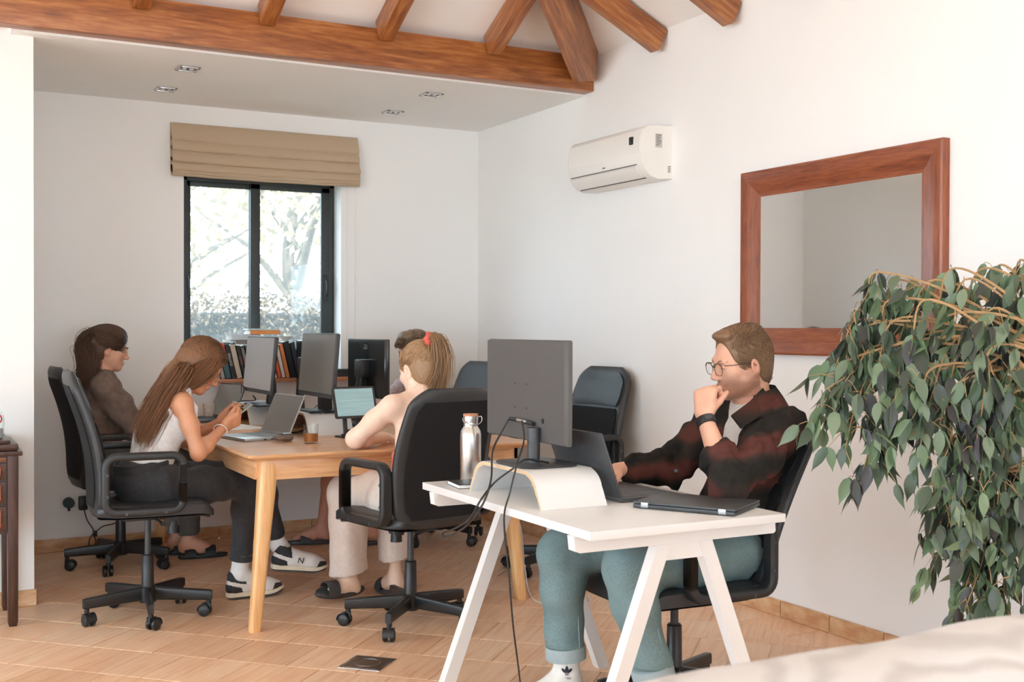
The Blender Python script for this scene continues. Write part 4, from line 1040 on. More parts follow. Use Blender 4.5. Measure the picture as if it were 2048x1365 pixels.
MB().lathe([(.001, .0), (.040, .0), (.045, .006), (.043, .05), (.046, .07), (.040, .11), (.022, .135), (.001, .142), (.001, .139), (.02, .132), (.037, .109), (.043, .07), (.040, .05), (.042, .008), (.001, .004)], seg=26).build('dome', M_clear, r)
MB().lathe([(.001, .004), (.038, .004), (.038, .045), (.001, .046)], seg=22).build('filling', plain('pale_filling', srgb(205, 212, 210), .5), r)
MB().tube([(.016*math.cos(a), -.0435-.0, .088+.018*math.sin(a)) for a in np.linspace(0, 2*math.pi, 20, endpoint=False)], .003, 6, closed=True).build('red_ring', plain('red_print', srgb(190, 50, 45), .5), r, M=RZ(.35))
# ================================================================ people: smooth implicit bodies turned into one continuous mesh each
def nv(a): a = np.asarray(a, float); return a/np.linalg.norm(a)
class Field:
    def __init__(s, lo, hi, res, fine=()):
        s.ax = []
        for k in range(3):
            x = lo[k]; out = [x]
            while x < hi[k]:
                st = res
                for (flo, fhi, fr) in fine:
                    if flo[k] <= x <= fhi[k]: st = min(st, fr)
                x += st; out.append(x)
            s.ax.append(np.array(out, np.float32))
        s.v = np.full([len(a) for a in s.ax], 1., np.float32)
    def win(s, lo, hi):
        sl = []
        for k in range(3):
            a, b = np.searchsorted(s.ax[k], lo[k]), np.searchsorted(s.ax[k], hi[k])
            sl.append(slice(max(0, a-1), min(len(s.ax[k]), b+1)))
        return tuple(sl), s.ax[0][sl[0]][:, None, None], s.ax[1][sl[1]][None, :, None], s.ax[2][sl[2]][None, None, :]
    def _put(s, sl, d, k, op):
        if d.size == 0: return
        a = s.v[sl]
        if op == 'u':
            h = np.maximum(k-np.abs(a-d), 0)/max(k, 1e-6); s.v[sl] = np.minimum(a, d)-h*h*k*.25
        else:
            d = -d; h = np.maximum(k-np.abs(a-d), 0)/max(k, 1e-6); s.v[sl] = np.maximum(a, d)+h*h*k*.25
    def cap(s, a, b, ra, rb=None, k=.02, op='u'):
        rb = ra if rb is None else rb; a = np.asarray(a, float); b = np.asarray(b, float); m = max(ra, rb)+k+.03
        sl, X, Y, Z = s.win(np.minimum(a, b)-m, np.maximum(a, b)+m)
        d = b-a; L = d@d+1e-12
        t = np.clip(((X-a[0])*d[0]+(Y-a[1])*d[1]+(Z-a[2])*d[2])/L, 0, 1)
        dist = np.sqrt((X-a[0]-t*d[0])**2+(Y-a[1]-t*d[1])**2+(Z-a[2]-t*d[2])**2)-(ra+(rb-ra)*t)
        s._put(sl, dist.astype(np.float32), k, op)
    def chain(s, pts, rs, k=.02, op='u'):
        for i in range(len(pts)-1): s.cap(pts[i], pts[i+1], rs[i], rs[i+1], k, op)
    def ell(s, c, r, M=None, k=.02, op='u'):
        c = np.asarray(c, float); m = max(r)+k+.03
        sl, X, Y, Z = s.win(c-m, c+m)
        X, Y, Z = X-c[0], Y-c[1], Z-c[2]
        M = np.eye(3) if M is None else np.asarray(M)
        U = X*M[0, 0]+Y*M[1, 0]+Z*M[2, 0]; V = X*M[0, 1]+Y*M[1, 1]+Z*M[2, 1]; W = X*M[0, 2]+Y*M[1, 2]+Z*M[2, 2]
        k0 = np.sqrt((U/r[0])**2+(V/r[1])**2+(W/r[2])**2); k1 = np.sqrt((U/r[0]**2)**2+(V/r[1]**2)**2+(W/r[2]**2)**2)+1e-9
        s._put(sl, (k0*(k0-1)/k1).astype(np.float32), k, op)
    def clip(s, p, n, k=.004):
        """keeps the side where (x-p).n < 0"""
        n = nv(n); X, Y, Z = s.ax[0][:, None, None], s.ax[1][None, :, None], s.ax[2][None, None, :]
        d = (X-p[0])*n[0]+(Y-p[1])*n[1]+(Z-p[2])*n[2]
        s.v = np.maximum(s.v, d.astype(np.float32))
    def wrinkle(s, amp, f, seed=0, stretch=(1, 1, 1)):
        rng = np.random.default_rng(seed); X, Y, Z = s.ax[0][:, None, None]*stretch[0], s.ax[1][None, :, None]*stretch[1], s.ax[2][None, None, :]*stretch[2]
        d = 0
        for q in range(5):
            w = rng.normal(0, 1, 3); w = nv(w)*f*rng.uniform(.6, 1.7); ph = rng.uniform(0, 6.28)
            d = d + np.sin(X*w[0]+Y*w[1]+Z*w[2]+ph+1.3*np.sin(X*w[1]*.6-Z*w[0]*.5+ph*2))
        s.v = s.v + (amp*d/2.2).astype(np.float32)*(np.abs(s.v) < .08)
    def mesh(s):
        v = s.v; S = v < 0
        nx, ny, nz = v.shape
        c = [S[i:nx-1+i, j:ny-1+j, k:nz-1+k] for i in (0, 1) for j in (0, 1) for k in (0, 1)]
        an = c[0].copy(); al = c[0].copy()
        for q in c[1:]: an |= q; al &= q
        act = an & ~al
        I, J, K = np.nonzero(act); n = len(I)
        idx = np.full(act.shape, -1, np.int32); idx[I, J, K] = np.arange(n)
        P = np.zeros((n, 3)); cnt = np.zeros(n)
        offs = [(i, j, k) for i in (0, 1) for j in (0, 1) for k in (0, 1)]
        for a in offs:
            for ax in range(3):
                if a[ax]: continue
                b = list(a); b[ax] = 1
                va = v[I+a[0], J+a[1], K+a[2]]; vb = v[I+b[0], J+b[1], K+b[2]]
                cr = (va < 0) != (vb < 0)
                t = np.where(cr, va/np.where(cr, va-vb, 1), 0)
                pa = np.stack([s.ax[0][I+a[0]], s.ax[1][J+a[1]], s.ax[2][K+a[2]]], 1); pb = np.stack([s.ax[0][I+b[0]], s.ax[1][J+b[1]], s.ax[2][K+b[2]]], 1)
                P += np.where(cr[:, None], pa+(pb-pa)*t[:, None], 0); cnt += cr
        P /= cnt[:, None]
        F4 = []
        for ax in range(3):
            sl0 = [slice(None)]*3; sl1 = [slice(None)]*3; sl0[ax] = slice(0, -1); sl1[ax] = slice(1, None)
            A, B = S[tuple(sl0)], S[tuple(sl1)]
            e = A != B
            o1, o2 = [(1, 2), (2, 0), (0, 1)][ax]
            m = np.zeros_like(e); inn = [slice(None)]*3; inn[o1] = slice(1, -1); inn[o2] = slice(1, -1); m[tuple(inn)] = True
            E3 = np.argwhere(e & m)
            if not len(E3): continue
            d1 = np.zeros(3, int); d1[o1] = 1; d2 = np.zeros(3, int); d2[o2] = 1
            q = [idx[tuple((E3-a).T)] for a in (d1+d2, d2, np.zeros(3, int), d1)]
            Q = np.stack(q, 1); fl = A[tuple(E3.T)]
            Q = np.where(fl[:, None], Q, Q[:, ::-1]); F4.append(Q)
        Fc = np.concatenate(F4); Fc = Fc[(Fc >= 0).all(1)]
        return P, Fc
    def build(s, name, mat, parent=None, org=(0, 0, 0), relax=1, keep_largest=True):
        P, Fc = s.mesh()
        if keep_largest and len(P):
            # drop stray islands
            lab = np.arange(len(P))
            for _ in range(200):
                l2 = lab.copy(); mn = lab[Fc].min(1)
                for c in range(4): np.minimum.at(l2, Fc[:, c], mn)
                l2 = l2[l2]
                if (l2 == lab).all(): break
                lab = l2
            u, ct = np.unique(lab, return_counts=True); good = u[ct > max(60, .03*len(P))]
            keep = np.isin(lab, good); rm = -np.ones(len(P), int); rm[keep] = np.arange(keep.sum()); Fc = rm[Fc[keep[Fc].all(1)]]; P = P[keep]
        for _ in range(relax):
            acc = np.zeros_like(P); ct = np.zeros(len(P))
            for c in range(4):
                for dd in (1, 3):
                    np.add.at(acc, Fc[:, c], P[Fc[:, (c+dd) % 4]]); np.add.at(ct, Fc[:, c], 1)
            P = P*.5+.5*acc/np.maximum(ct, 1)[:, None]
        o = mesh_obj(name, P-np.asarray(org), Fc, mat, parent, 180)
        return o, P
def axes(fwd, up):
    f = nv(fwd); r = nv(np.cross(f, up)); u = np.cross(r, f); return np.stack([r, f, u], 1)
def lerp(a, b, t): a = np.asarray(a, float); b = np.asarray(b, float); return a+(b-a)*t

def head(F, c, A, sc=1., female=False, jaw=1.):
    c = np.asarray(c, float); p = lambda x, y, z: c+A@(np.array([x, y, z])*sc); R = lambda *r: tuple(q*sc for q in r)
    F.ell(p(0, -.014, .034), R(.0745, .096, .083), A, .02)
    F.ell(p(0, .030, -.022), R(.061, .062, .080), A, .03)
    w = .92 if female else 1.
    for s in (-1, 1):
        F.cap(p(s*.052*w, -.006, -.050), p(s*.018, .062, -.094), .022*sc, .018*sc, .028)
        F.ell(p(s*.040, .056, -.022), R(.024, .022, .020), A, .02)
    F.ell(p(0, .066, -.094), R(.024*w, .020, .019), A, .018)
    F.cap(p(-.034, .077, .020), p(.034, .077, .020), .012*sc, k=.016)
    for s in (-1, 1): F.ell(p(s*.031, .094, .001), R(.018, .014, .011), A, .012, 'd')
    for s in (-1, 1): F.ell(p(s*.031, .0765, .0), R(.0135, .0125, .0115), A, .004)
    F.cap(p(0, .088, .010), p(0, .109, -.032), .0065*sc, .0095*sc, .012)
    for s in (-1, 1): F.ell(p(s*.0105, .099, -.037), R(.0085, .011, .0075), A, .007)
    F.ell(p(0, .088, -.0615), R(.023, .010, .0065), A, .006); F.ell(p(0, .087, -.0715), R(.019, .010, .0068), A, .006)
    F.cap(p(-.022, .097, -.0665), p(.022, .097, -.0665), .0022*sc, k=.003, op='d')
    for s in (-1, 1):
        Ae = A@np.array(Euler((math.radians(-12), 0, s*math.radians(-22))).to_matrix())
        F.ell(p(s*.0765, -.014, -.010), R(.0095, .019, .032), Ae, .008)
        F.ell(p(s*.0845, -.009, -.006), R(.006, .010, .019), Ae, .005, 'd')
        F.ell(p(s*.074, -.004, -.036), R(.007, .009, .009), Ae, .008)
def neck(F, J, r=.052): F.cap(J['neck'], lerp(J['neck'], J['head'], .62)-J['A'][:, 1]*.018, r*1.06, r*.98, .035)
def torso(F, J, off=0., lat=1., k=.06):
    pe, ch, ne = (np.asarray(J[q], float) for q in ('pelvis', 'chest', 'neck'))
    l = nv(np.asarray(J['shR'])-np.asarray(J['shL'])); u1 = nv(ch-pe); u2 = nv(ne-ch)
    def fr(u): f = nv(np.cross(u, l)); ll = np.cross(f, u); return np.stack([ll, f, u], 1)
    lp = nv(np.asarray(J['hipR'])-np.asarray(J['hipL'])); fpel = nv(np.cross(u1, lp)); Mp = np.stack([np.cross(fpel, u1), fpel, u1], 1)
    F.ell(pe, (.160*lat+off, .112+off, .115+off), Mp, k)
    F.ell(lerp(pe, ch, .5), (.128*lat+off, .098+off, .14+off), fr(u1), k)
    F.ell(ch, (.146*lat+off, .105+off, .155+off), fr(u2), k)
    F.cap(lerp(J['shL'], ch, .12), lerp(J['shR'], ch, .12), .058+off, k=k)
    for q in ('shL', 'shR'): F.cap(lerp(J[q], ne, .15), lerp(ne, J['head'], .12), .040+off*.8, .042+off*.5, .05)
def arm(F, J, s, off=0., t1=1., thick=1., upper=True, k=.03):
    sh, el, wr = (np.asarray(J[q+s], float) for q in ('sh', 'el', 'wr'))
    if upper: F.chain([sh, lerp(sh, el, .45), el], [.050*thick+off, .047*thick+off, .040*thick+off], k)
    else: pass
    e = lerp(el, wr, t1)
    if t1 > 0: F.chain([el, lerp(el, e, .3), e], [.040*thick+off, .041*thick+off, ((.041-.014*t1)*thick)+off], k)
def leg(F, J, s, off=0., t1=1., thick=1., k=.04, flare=0.):
    hp, kn, an = (np.asarray(J[q+s], float) for q in ('hip', 'kn', 'an'))
    F.chain([hp, lerp(hp, kn, .5), kn], [.088*thick+off, .076*thick+off, .058*thick+off], k)
    e = lerp(kn, an, t1)
    F.chain([kn, lerp(kn, e, .35), e], [.056*thick+off, .056*thick+off, .038*thick+(.018*(1-t1))+off+flare], k)
def hand(F, wr, fd, pn, ts, curl=(.5, .7, .5), sc=1., thumb=(.6, .7, .25), splay=.06, tcurl=.5):
    wr = np.asarray(wr, float); f = nv(fd); n = np.asarray(pn, float); n = nv(n-f*(n@f)); s = np.asarray(ts, float); s = nv(s-f*(s@f)-n*(s@n))
    K = []
    for i, q in enumerate((.030, .010, -.0105, -.029)):
        kn = wr+f*(.088-.006*abs(i-1))*sc+s*q*sc; K.append(kn)
        F.cap(wr+s*q*.62*sc+f*.01*sc, kn, .0155*sc, .0125*sc, .012)
    for i in range(3): F.cap(lerp(wr, K[i], .7), lerp(wr, K[i+1], .7), .013*sc, k=.010)
    for i, L in enumerate((.94, 1.05, 1.0, .78)):
        p = K[i]; ang = 0; d0 = nv(f+s*splay*(1.2-.8*i)); r0 = (.0096, .0098, .0093, .0084)[i]
        for j, (ll, c) in enumerate(zip((.043, .027, .021), curl)):
            ang += c*(1+.06*i); d = d0*math.cos(ang)+n*math.sin(ang); q = p+d*ll*L*sc
            F.cap(p, q, r0*sc*(1-.07*j), r0*sc*(1-.07*(j+1)), .004); p = q
    b = wr+f*.022*sc+s*.024*sc+n*.004*sc; d = nv(f*thumb[0]+s*thumb[1]+n*thumb[2]); m = b+d*.040*sc
    F.cap(b, m, .0150*sc, .0115*sc, .012); d2 = nv(d*math.cos(tcurl)+(f*.7+n*.6-s*.4)*math.sin(tcurl)); q = m+d2*.030*sc; F.cap(m, q, .0112*sc, .0105*sc, .004); F.cap(q, q+nv(d2+n*.2)*.024*sc, .0105*sc, .0085*sc, .004)

def skin_mat(name, c):
    N = Nodes(name); v = N.coords(); f = N.noise(v, 30, 4)
    base = N.ramp(f, [(.3, vary(c, .95)), (.7, vary(c, 1.05))])
    at = N.n('ShaderNodeAttribute'); at.attribute_name = 'red'; c1 = N.mix(at.outputs['Fac'], base, (c[0]*.80, c[1]*.48, c[2]*.45, 1))
    a2 = N.n('ShaderNodeAttribute'); a2.attribute_name = 'stubble'; nz = N.noise(v, 420, 2)
    mu = N.n('ShaderNodeMath', operation='MULTIPLY'); N.l(a2.outputs['Fac'], mu.inputs[0]); rr = N.n('ShaderNodeMapRange'); rr.inputs[1].default_value = .3; rr.inputs[2].default_value = .65; rr.inputs[3].default_value = .55; N.l(nz, rr.inputs[0]); N.l(rr.outputs[0], mu.inputs[1])
    a3 = N.n('ShaderNodeAttribute'); a3.attribute_name = 'stubble_tone'
    c2 = N.mix(mu.outputs[0], c1, (c[0]*.30, c[1]*.20, c[2]*.15, 1))
    N.set(Base_Color=c2, Roughness=.52); N.b.inputs['Subsurface Weight'].default_value = .12; N.b.inputs['Subsurface Radius'].default_value = (.012, .005, .003); N.b.inputs['Specular IOR Level'].default_value = .4
    N.bump(f, .08, .001); return N.m
def paint_skin(o, P, J, stubble=0., sc=1.):
    L = (P-np.asarray(J['head']))@J['A']/sc; x, y, z = L.T
    red = np.clip(1-np.sqrt((x/.026)**2+((y-.092)/.016)**2+((z+.0665)/.012)**2), 0, 1)*1.6
    red = np.maximum(red, .35*np.clip(1-np.sqrt((np.abs(x)-.08)**2/.02**2+(y+.012)**2/.03**2+(z+.01)**2/.04**2), 0, 1))
    red = np.maximum(red, .3*np.clip(1-np.sqrt((x/.016)**2+((y-.105)/.016)**2+((z+.032)/.016)**2), 0, 1))
    st = np.zeros(len(P))
    if stubble:
        near = (np.abs(x) < .085) & (z > -.125) & (z < .0) & (y > -.03)
        jaw = np.clip((-.038-z-.25*np.clip(.05-y, 0, .1)*-.0)/.02, 0, 1)
        side = np.clip((-.012-z)/.02, 0, 1)*np.clip((.030-y)/.02, 0, 1)
        st = np.maximum(jaw, .8*side)*near*(1-np.clip(red*1.4, 0, 1))*np.clip((z+.118)/.012, 0, 1)
        st *= stubble
    for nm, a in (('red', red), ('stubble', st)):
        at = o.data.attributes.new(nm, 'FLOAT', 'POINT'); at.data.foreach_set('value', np.clip(a, 0, 1).astype(np.float32))
def hair_mat(name, c1, c2):
    N = Nodes(name); at = N.n('ShaderNodeAttribute'); at.attribute_name = 'tone'; v = N.coords((160, 160, 30)); f = N.noise(v, 2, 3)
    ad = N.n('ShaderNodeMath', operation='MULTIPLY_ADD'); ad.inputs[1].default_value = .5; N.l(f, ad.inputs[0]); mu = N.n('ShaderNodeMath', operation='MULTIPLY'); mu.inputs[1].default_value = .6; N.l(at.outputs['Fac'], mu.inputs[0]); N.l(mu.outputs[0], ad.inputs[2])
    N.set(Base_Color=N.ramp(ad.outputs[0], [(.15, c1), (.75, c2)]), Roughness=.48); N.b.inputs['Specular IOR Level'].default_value = .45
    N.bump(f, .4, .003); return N.m
def strands_mb(curves, r, seg=3):
    """curves: array n x m x 3 -> tapered tubes"""
    C = np.asarray(curves, float); n, m, _ = C.shape
    T = np.gradient(C, axis=1); T /= np.linalg.norm(T, axis=2)[:, :, None]+1e-9
    ref = np.array([.31, .55, .77]); U = np.cross(T, ref); U /= np.linalg.norm(U, axis=2)[:, :, None]+1e-9; W = np.cross(T, U)
    tp = (np.sin(np.linspace(.35, math.pi-.10, m))**.6)[None, :, None]
    rr = (np.asarray(r).reshape(-1, 1, 1) if np.ndim(r) else np.full((n, 1, 1), r))*tp
    V = np.stack([C+rr*(math.cos(a)*U+math.sin(a)*W) for a in np.linspace(0, 2*math.pi, seg, endpoint=False)], 2)   # n m seg 3
    base = np.arange(n*m*seg).reshape(n, m, seg); a = base[:, :-1, :]; b = base[:, 1:, :]
    Q = np.stack([a, np.roll(a, -1, 2), np.roll(b, -1, 2), b], -1).reshape(-1, 4)
    return V.reshape(-1, 3), Q, np.repeat(np.arange(n), m*seg)
def build_hair(parent, org, mat, shell=None, curves=(), r=.0022, name='hair', seed=1, tips=.35):
    rng = np.random.default_rng(seed); Vs = []; Fs = []; Ts = []; n0 = 0
    if shell is not None:
        P, Fc = shell.mesh(); Vs.append(P); Fs.append(Fc); Ts.append(np.full(len(P), .35)); n0 = len(P)
    if len(curves):
        V, Q, sid = strands_mb(curves, r); tone = rng.uniform(0, 1, len(curves)); Vs.append(V); Fs.append(Q+n0); mm = np.asarray(curves).shape[1]; tt = np.tile(np.repeat(np.linspace(0, 1, mm), 3), len(curves)); Ts.append(np.clip(tone[sid]*.75+tips*tt-.1*tips, 0, 1.3))
    V = np.concatenate(Vs); Fc = np.concatenate(Fs)
    o = mesh_obj(name, V-np.asarray(org), Fc, mat, parent, 180)
    at = o.data.attributes.new('tone', 'FLOAT', 'POINT'); at.data.foreach_set('value', np.concatenate(Ts).astype(np.float32)); return o
def spl(pts, m):
    """m samples along Catmull-Rom through control points (vectorised over strands): pts k x n x 3"""
    P = np.asarray(pts, float); P = np.concatenate([2*P[:1]-P[1:2], P, 2*P[-1:]-P[-2:-1]]); k = len(P)-3; out = []
    for u in np.linspace(0, k-1e-6, m):
        i = int(u); t = u-i; a, b, c, d = P[i], P[i+1], P[i+2], P[i+3]
        out.append(.5*((2*b)+(c-a)*t+(2*a-5*b+4*c-d)*t*t+(3*b-a-3*c+d)*t**3))
    return np.stack(out, 1)
def cranium_pts(J, n, rng, zmin=-.2, sc=1., grow=1.04, cond=None):
    d = rng.normal(0, 1, (n*6, 3)); d /= np.linalg.norm(d, axis=1)[:, None]
    L = d*np.array([.0745, .096, .083])*grow+np.array([0, -.014, .034])
    ok = L[:, 2] > zmin
    if cond is not None: ok &= cond(L)
    L = L[ok][:n]; return L
def loc2w(J, L): return np.asarray(J['head'])+(L*J.get('sc', 1.))@J['A'].T
def person(label, J, skin, fld, stubble=0.):
    P0 = np.array([J['pelvis'][0], J['pelvis'][1], J.get('base', .5)])
    o, P = fld.build('person', skin, None, P0, relax=1); o.location = P0
    paint_skin(o, P, J, stubble, J.get('sc', 1.)); tag(o, label, 'person'); return o, P0
def eyes(o, org, J, down=.45):
    """lash line along the lid and the strip of iris that shows beneath it"""
    A = J['A']*J.get('sc', 1.); c = np.asarray(J['head'])-np.asarray(org)
    for s in (-1, 1):
        E0 = np.array([s*.031, .0765, 0.])
        def on(u, v, r=1.02): # u across, v height on the eyeball
            d = nv(np.array([u, math.sqrt(max(.01, 1-u*u-v*v)), v])); return c+A@(E0+d*np.array([.0135, .0125, .0115])*r)
        MB().tube([on(u, -.18-.25*down+.16*(1-u*u)) for u in np.linspace(-.85, .85, 9)], [.0004, .0008, .0010, .0011, .0011, .0011, .0010, .0008, .0004], 5).build('eyelash', M_lash, o, smooth=180)
        m = MB(); m.loft([[on(u, -.20-.25*down+.15*(1-u*u), 1.01), on(u, -.38-.25*down-.05*(1-u*u), 1.01)] for u in np.linspace(-.7, .7, 8)], cap=False, closed_u=False); e = m.build('eye', M_eye, o, smooth=180)
        m = MB(); m.loft([[on(u, -.20-.25*down+.15*(1-u*u), 1.018), on(u, -.36-.25*down-.05*(1-u*u), 1.018)] for u in np.linspace(-.24, .24, 5)], cap=False, closed_u=False); m.build('iris', M_iris, e, smooth=180)
M_lash = plain('eyelash_brown', (.03, .02, .016, 1), .6)
def brows(o, org, J, mat, r=.0032):
    A = J['A']*J.get('sc', 1.); c = np.asarray(J['head'])
    for s in (-1, 1):
        MB().tube([c+A@np.array(q)-np.asarray(org) for q in ((s*.014, .0915, .019), (s*.030, .0885, .025), (s*.050, .0745, .020))], [r*1.1, r*1.1, r*.5], 6).build('eyebrow', mat, o, smooth=180)
M_eye = plain('eye_white', (.72, .69, .66, 1), .25, namt=.02)
M_iris = plain('iris_brown', (.04, .03, .025, 1), .2)
def specs(o, org, J, mat, lensmat, rx=.0255, rz=.021, y=.1035, z=-.002, round_=1., wire=.0011, topbar=True):
    A = J['A']*J.get('sc', 1.); c = np.asarray(J['head'])-np.asarray(org); W = lambda q: c+A@np.array(q)
    g = MB()
    for s in (-1, 1):
        ring = [W((s*.033+rx*math.cos(a), y-.10*abs(s*.033+rx*math.cos(a))**1.0*.28, z+rz*math.copysign(abs(math.sin(a))**.8, math.sin(a))*(1 if math.sin(a) < 0 else .86))) for a in np.linspace(0, 2*math.pi, 28, endpoint=False)]
        g.tube(ring, wire, 6, closed=True)
        if topbar: g.tube(ring[1:14], wire*1.7, 6)
        g.tube([W((s*.058, y-.012, z+.012)), W((s*.074, y-.035, z+.011)), W((s*.079, .02, z+.010)), W((s*.080, -.005, z+.006)), W((s*.078, -.022, z-.008))], [wire*1.3]*5, 6)
    g.tube([W((-.009, y-.001, z+.006)), W((0, y+.002, z+.010)), W((.009, y-.001, z+.006))], wire*1.2, 6)
    fr = g.build('glasses', mat, o, smooth=180)
    for s in (-1, 1):
        ring = [W((s*.033+rx*math.cos(a)*.97, y-.10*abs(s*.033+rx*math.cos(a))*.28, z+rz*.97*math.sin(a)*(1 if math.sin(a) < 0 else .86))) for a in np.linspace(0, 2*math.pi, 24, endpoint=False)]
        m = MB(); m.add(ring, [tuple(range(24))]); m.build('lens', lensmat, fr, smooth=0)
def hair_cap(J, grow=.008, hairline=.062, nape=-.075, ear=True, extra=(), res=.0042, lo=-.16, hi=.16):
    c = np.asarray(J['head']); A = J['A']; k_ = J.get('sc', 1.); F = Field(c-.20, c+.20, res); p = lambda x, y, z: c+A@(np.array([x, y, z])*k_)
    F.ell(p(0, -.016, .036), (.0745*k_+grow, .097*k_+grow, .083*k_+grow), A, .01)
    F.ell(p(0, -.045, -.02), (.064*k_+grow, .058*k_+grow, .075*k_+grow), A, .03)
    for (q, r) in extra: F.ell(p(*q), r, A, .02)
    F.ell(p(0, .118, hairline-.105), (.088, .088, .105), A, .010, 'd')            # face
    for s in (-1, 1): F.ell(p(s*.085, .012, -.040), (.030, .050, .050), A, .008, 'd')
    F.clip(p(0, 0, nape), A@np.array([0, .25, -1]))
    return F
def short_strands(J, n, rng, flow, L=.03, grow=1.10, cond=None, lift=.25, m=5):
    P = cranium_pts(J, n, rng, -.08, grow=grow, cond=cond); nn = nv_rows((P-np.array([0, -.014, .034]))/np.array([.0745, .096, .083])**2)
    f = flow(P); f = f-nn*(f*nn).sum(1)[:, None]; f = nv_rows(f+rng.normal(0, .18, f.shape))
    ln = L*rng.uniform(.6, 1.25, len(P))[:, None]
    C = [P+f*ln*t+nn*ln*(lift*t-.16*t*t*ln/.03) for t in np.linspace(0, 1, m)]
    return np.stack([loc2w(J, q) for q in C], 1)
def surface_strands(F, J, n, rng, flow, L, lift, m=6, jit=.16):
    """short strands combed along the surface of a hair shell"""
    P, Fc = F.mesh(); N = np.zeros_like(P); fn = np.cross(P[Fc[:, 2]]-P[Fc[:, 0]], P[Fc[:, 3]]-P[Fc[:, 1]])
    for c in range(4): np.add.at(N, Fc[:, c], fn)
    N = nv_rows(N); N *= np.sign(((P-np.asarray(J['head']))*N).sum(1).mean())
    lq = (P-np.asarray(J['head']))@J['A']/J.get('sc', 1.); ok = np.nonzero(lq[:, 1] < .048)[0]; i = ok[rng.integers(0, len(ok), n)]; p, nn = P[i], N[i]; loc = (p-np.asarray(J['head']))@J['A']/J.get('sc', 1.)
    f = flow(loc)@J['A'].T; f = f-nn*(f*nn).sum(1)[:, None]; f = nv_rows(f+rng.normal(0, jit, f.shape)); f = nv_rows(f-nn*(f*nn).sum(1)[:, None])
    l = L*rng.uniform(.5, 1.2, n)[:, None]
    cen = np.asarray(J['head'])+J['A']@np.array([0, -.014, .034])
    out = []
    for t in np.linspace(0, 1, m):
        q = p+f*l*t; r0 = np.linalg.norm(p-cen, axis=1)[:, None]; d = q-cen; rq = np.linalg.norm(d, axis=1)[:, None]
        out.append(cen+d/rq*(r0*(1-t*.35)+rq*t*.35*0+r0*t*.35)+nn*lift*math.sin(math.pi*min(1, t*.9+.1)))
    return np.stack(out, 1)
def nv_rows(a): return a/(np.linalg.norm(a, axis=1)[:, None]+1e-9)
def cloth(name, c, rough=.85, scale=350, bump=.25, namt=.08, sheen=.1, bdist=.0015): return plain(name, c, rough, nscale=scale*.2, namt=namt, bump=bump, bscale=scale, bdist=bdist, spec=.25, sheen=sheen)
def bbox(J, names, m):
    P = np.array([J[n] for n in names], float); return P.min(0)-m, P.max(0)+m
def sleeve_ring(parent, org, a, b, t0, t1, r0, r1, mat, name, seg=24):
    a, b = np.asarray(a, float), np.asarray(b, float); p, q = lerp(a, b, t0)-org, lerp(a, b, t1)-org
    d = nv(b-a); m = MB(); m.tube([p-d*.002, p, lerp(p, q, .5), q, q+d*.002], [r0-.006, r0, (r0+r1)/2+.001, r1, r1-.006], seg); return m.build(name, mat, parent, smooth=60)
def long_hair(J, n, rng, roots_cond, mids, ends, spread, m=24, grow=1.15):
    """strands root on the scalp, run through the control points (with spread) to the ends"""
    P = cranium_pts(J, n, rng, -.05, grow=grow, cond=roots_cond); W = loc2w(J, P); n = len(W)
    g = rng.normal(0, 1, (n, 3)); cps = [W]
    ec, er = np.array([0, -.014, .034]), np.array([.0745, .096, .083])
    m0 = J['A'].T@(np.asarray(mids[0], float)-np.asarray(J['head']))/J.get('sc', 1.)
    for t in (.34, .68):                            # keep the strand on the scalp until it leaves the head
        q = (P*(1-t)+m0*t-ec)/er; k = np.linalg.norm(q, axis=1)[:, None]; q = q*np.maximum(1, (grow+.02+.03*t)/k); cps.append(loc2w(J, q*er+ec))
    for c, s in zip(list(mids)+[ends], spread):
        cps.append(np.asarray(c, float)[None, :]+g*np.asarray(s)[None, :]+rng.normal(0, .004, (n, 3)))
    return spl(cps, m)
SK_M = skin_mat('skin_fair_man', srgb(226, 172, 146)); SK_F2 = skin_mat('skin_tanned', srgb(208, 150, 116)); SK_F3 = skin_mat('skin_pale', srgb(240, 206, 184)); SK_F1 = skin_mat('skin_light', srgb(216, 164, 138)); SK_M4 = skin_mat('skin_sunny', srgb(214, 160, 134))

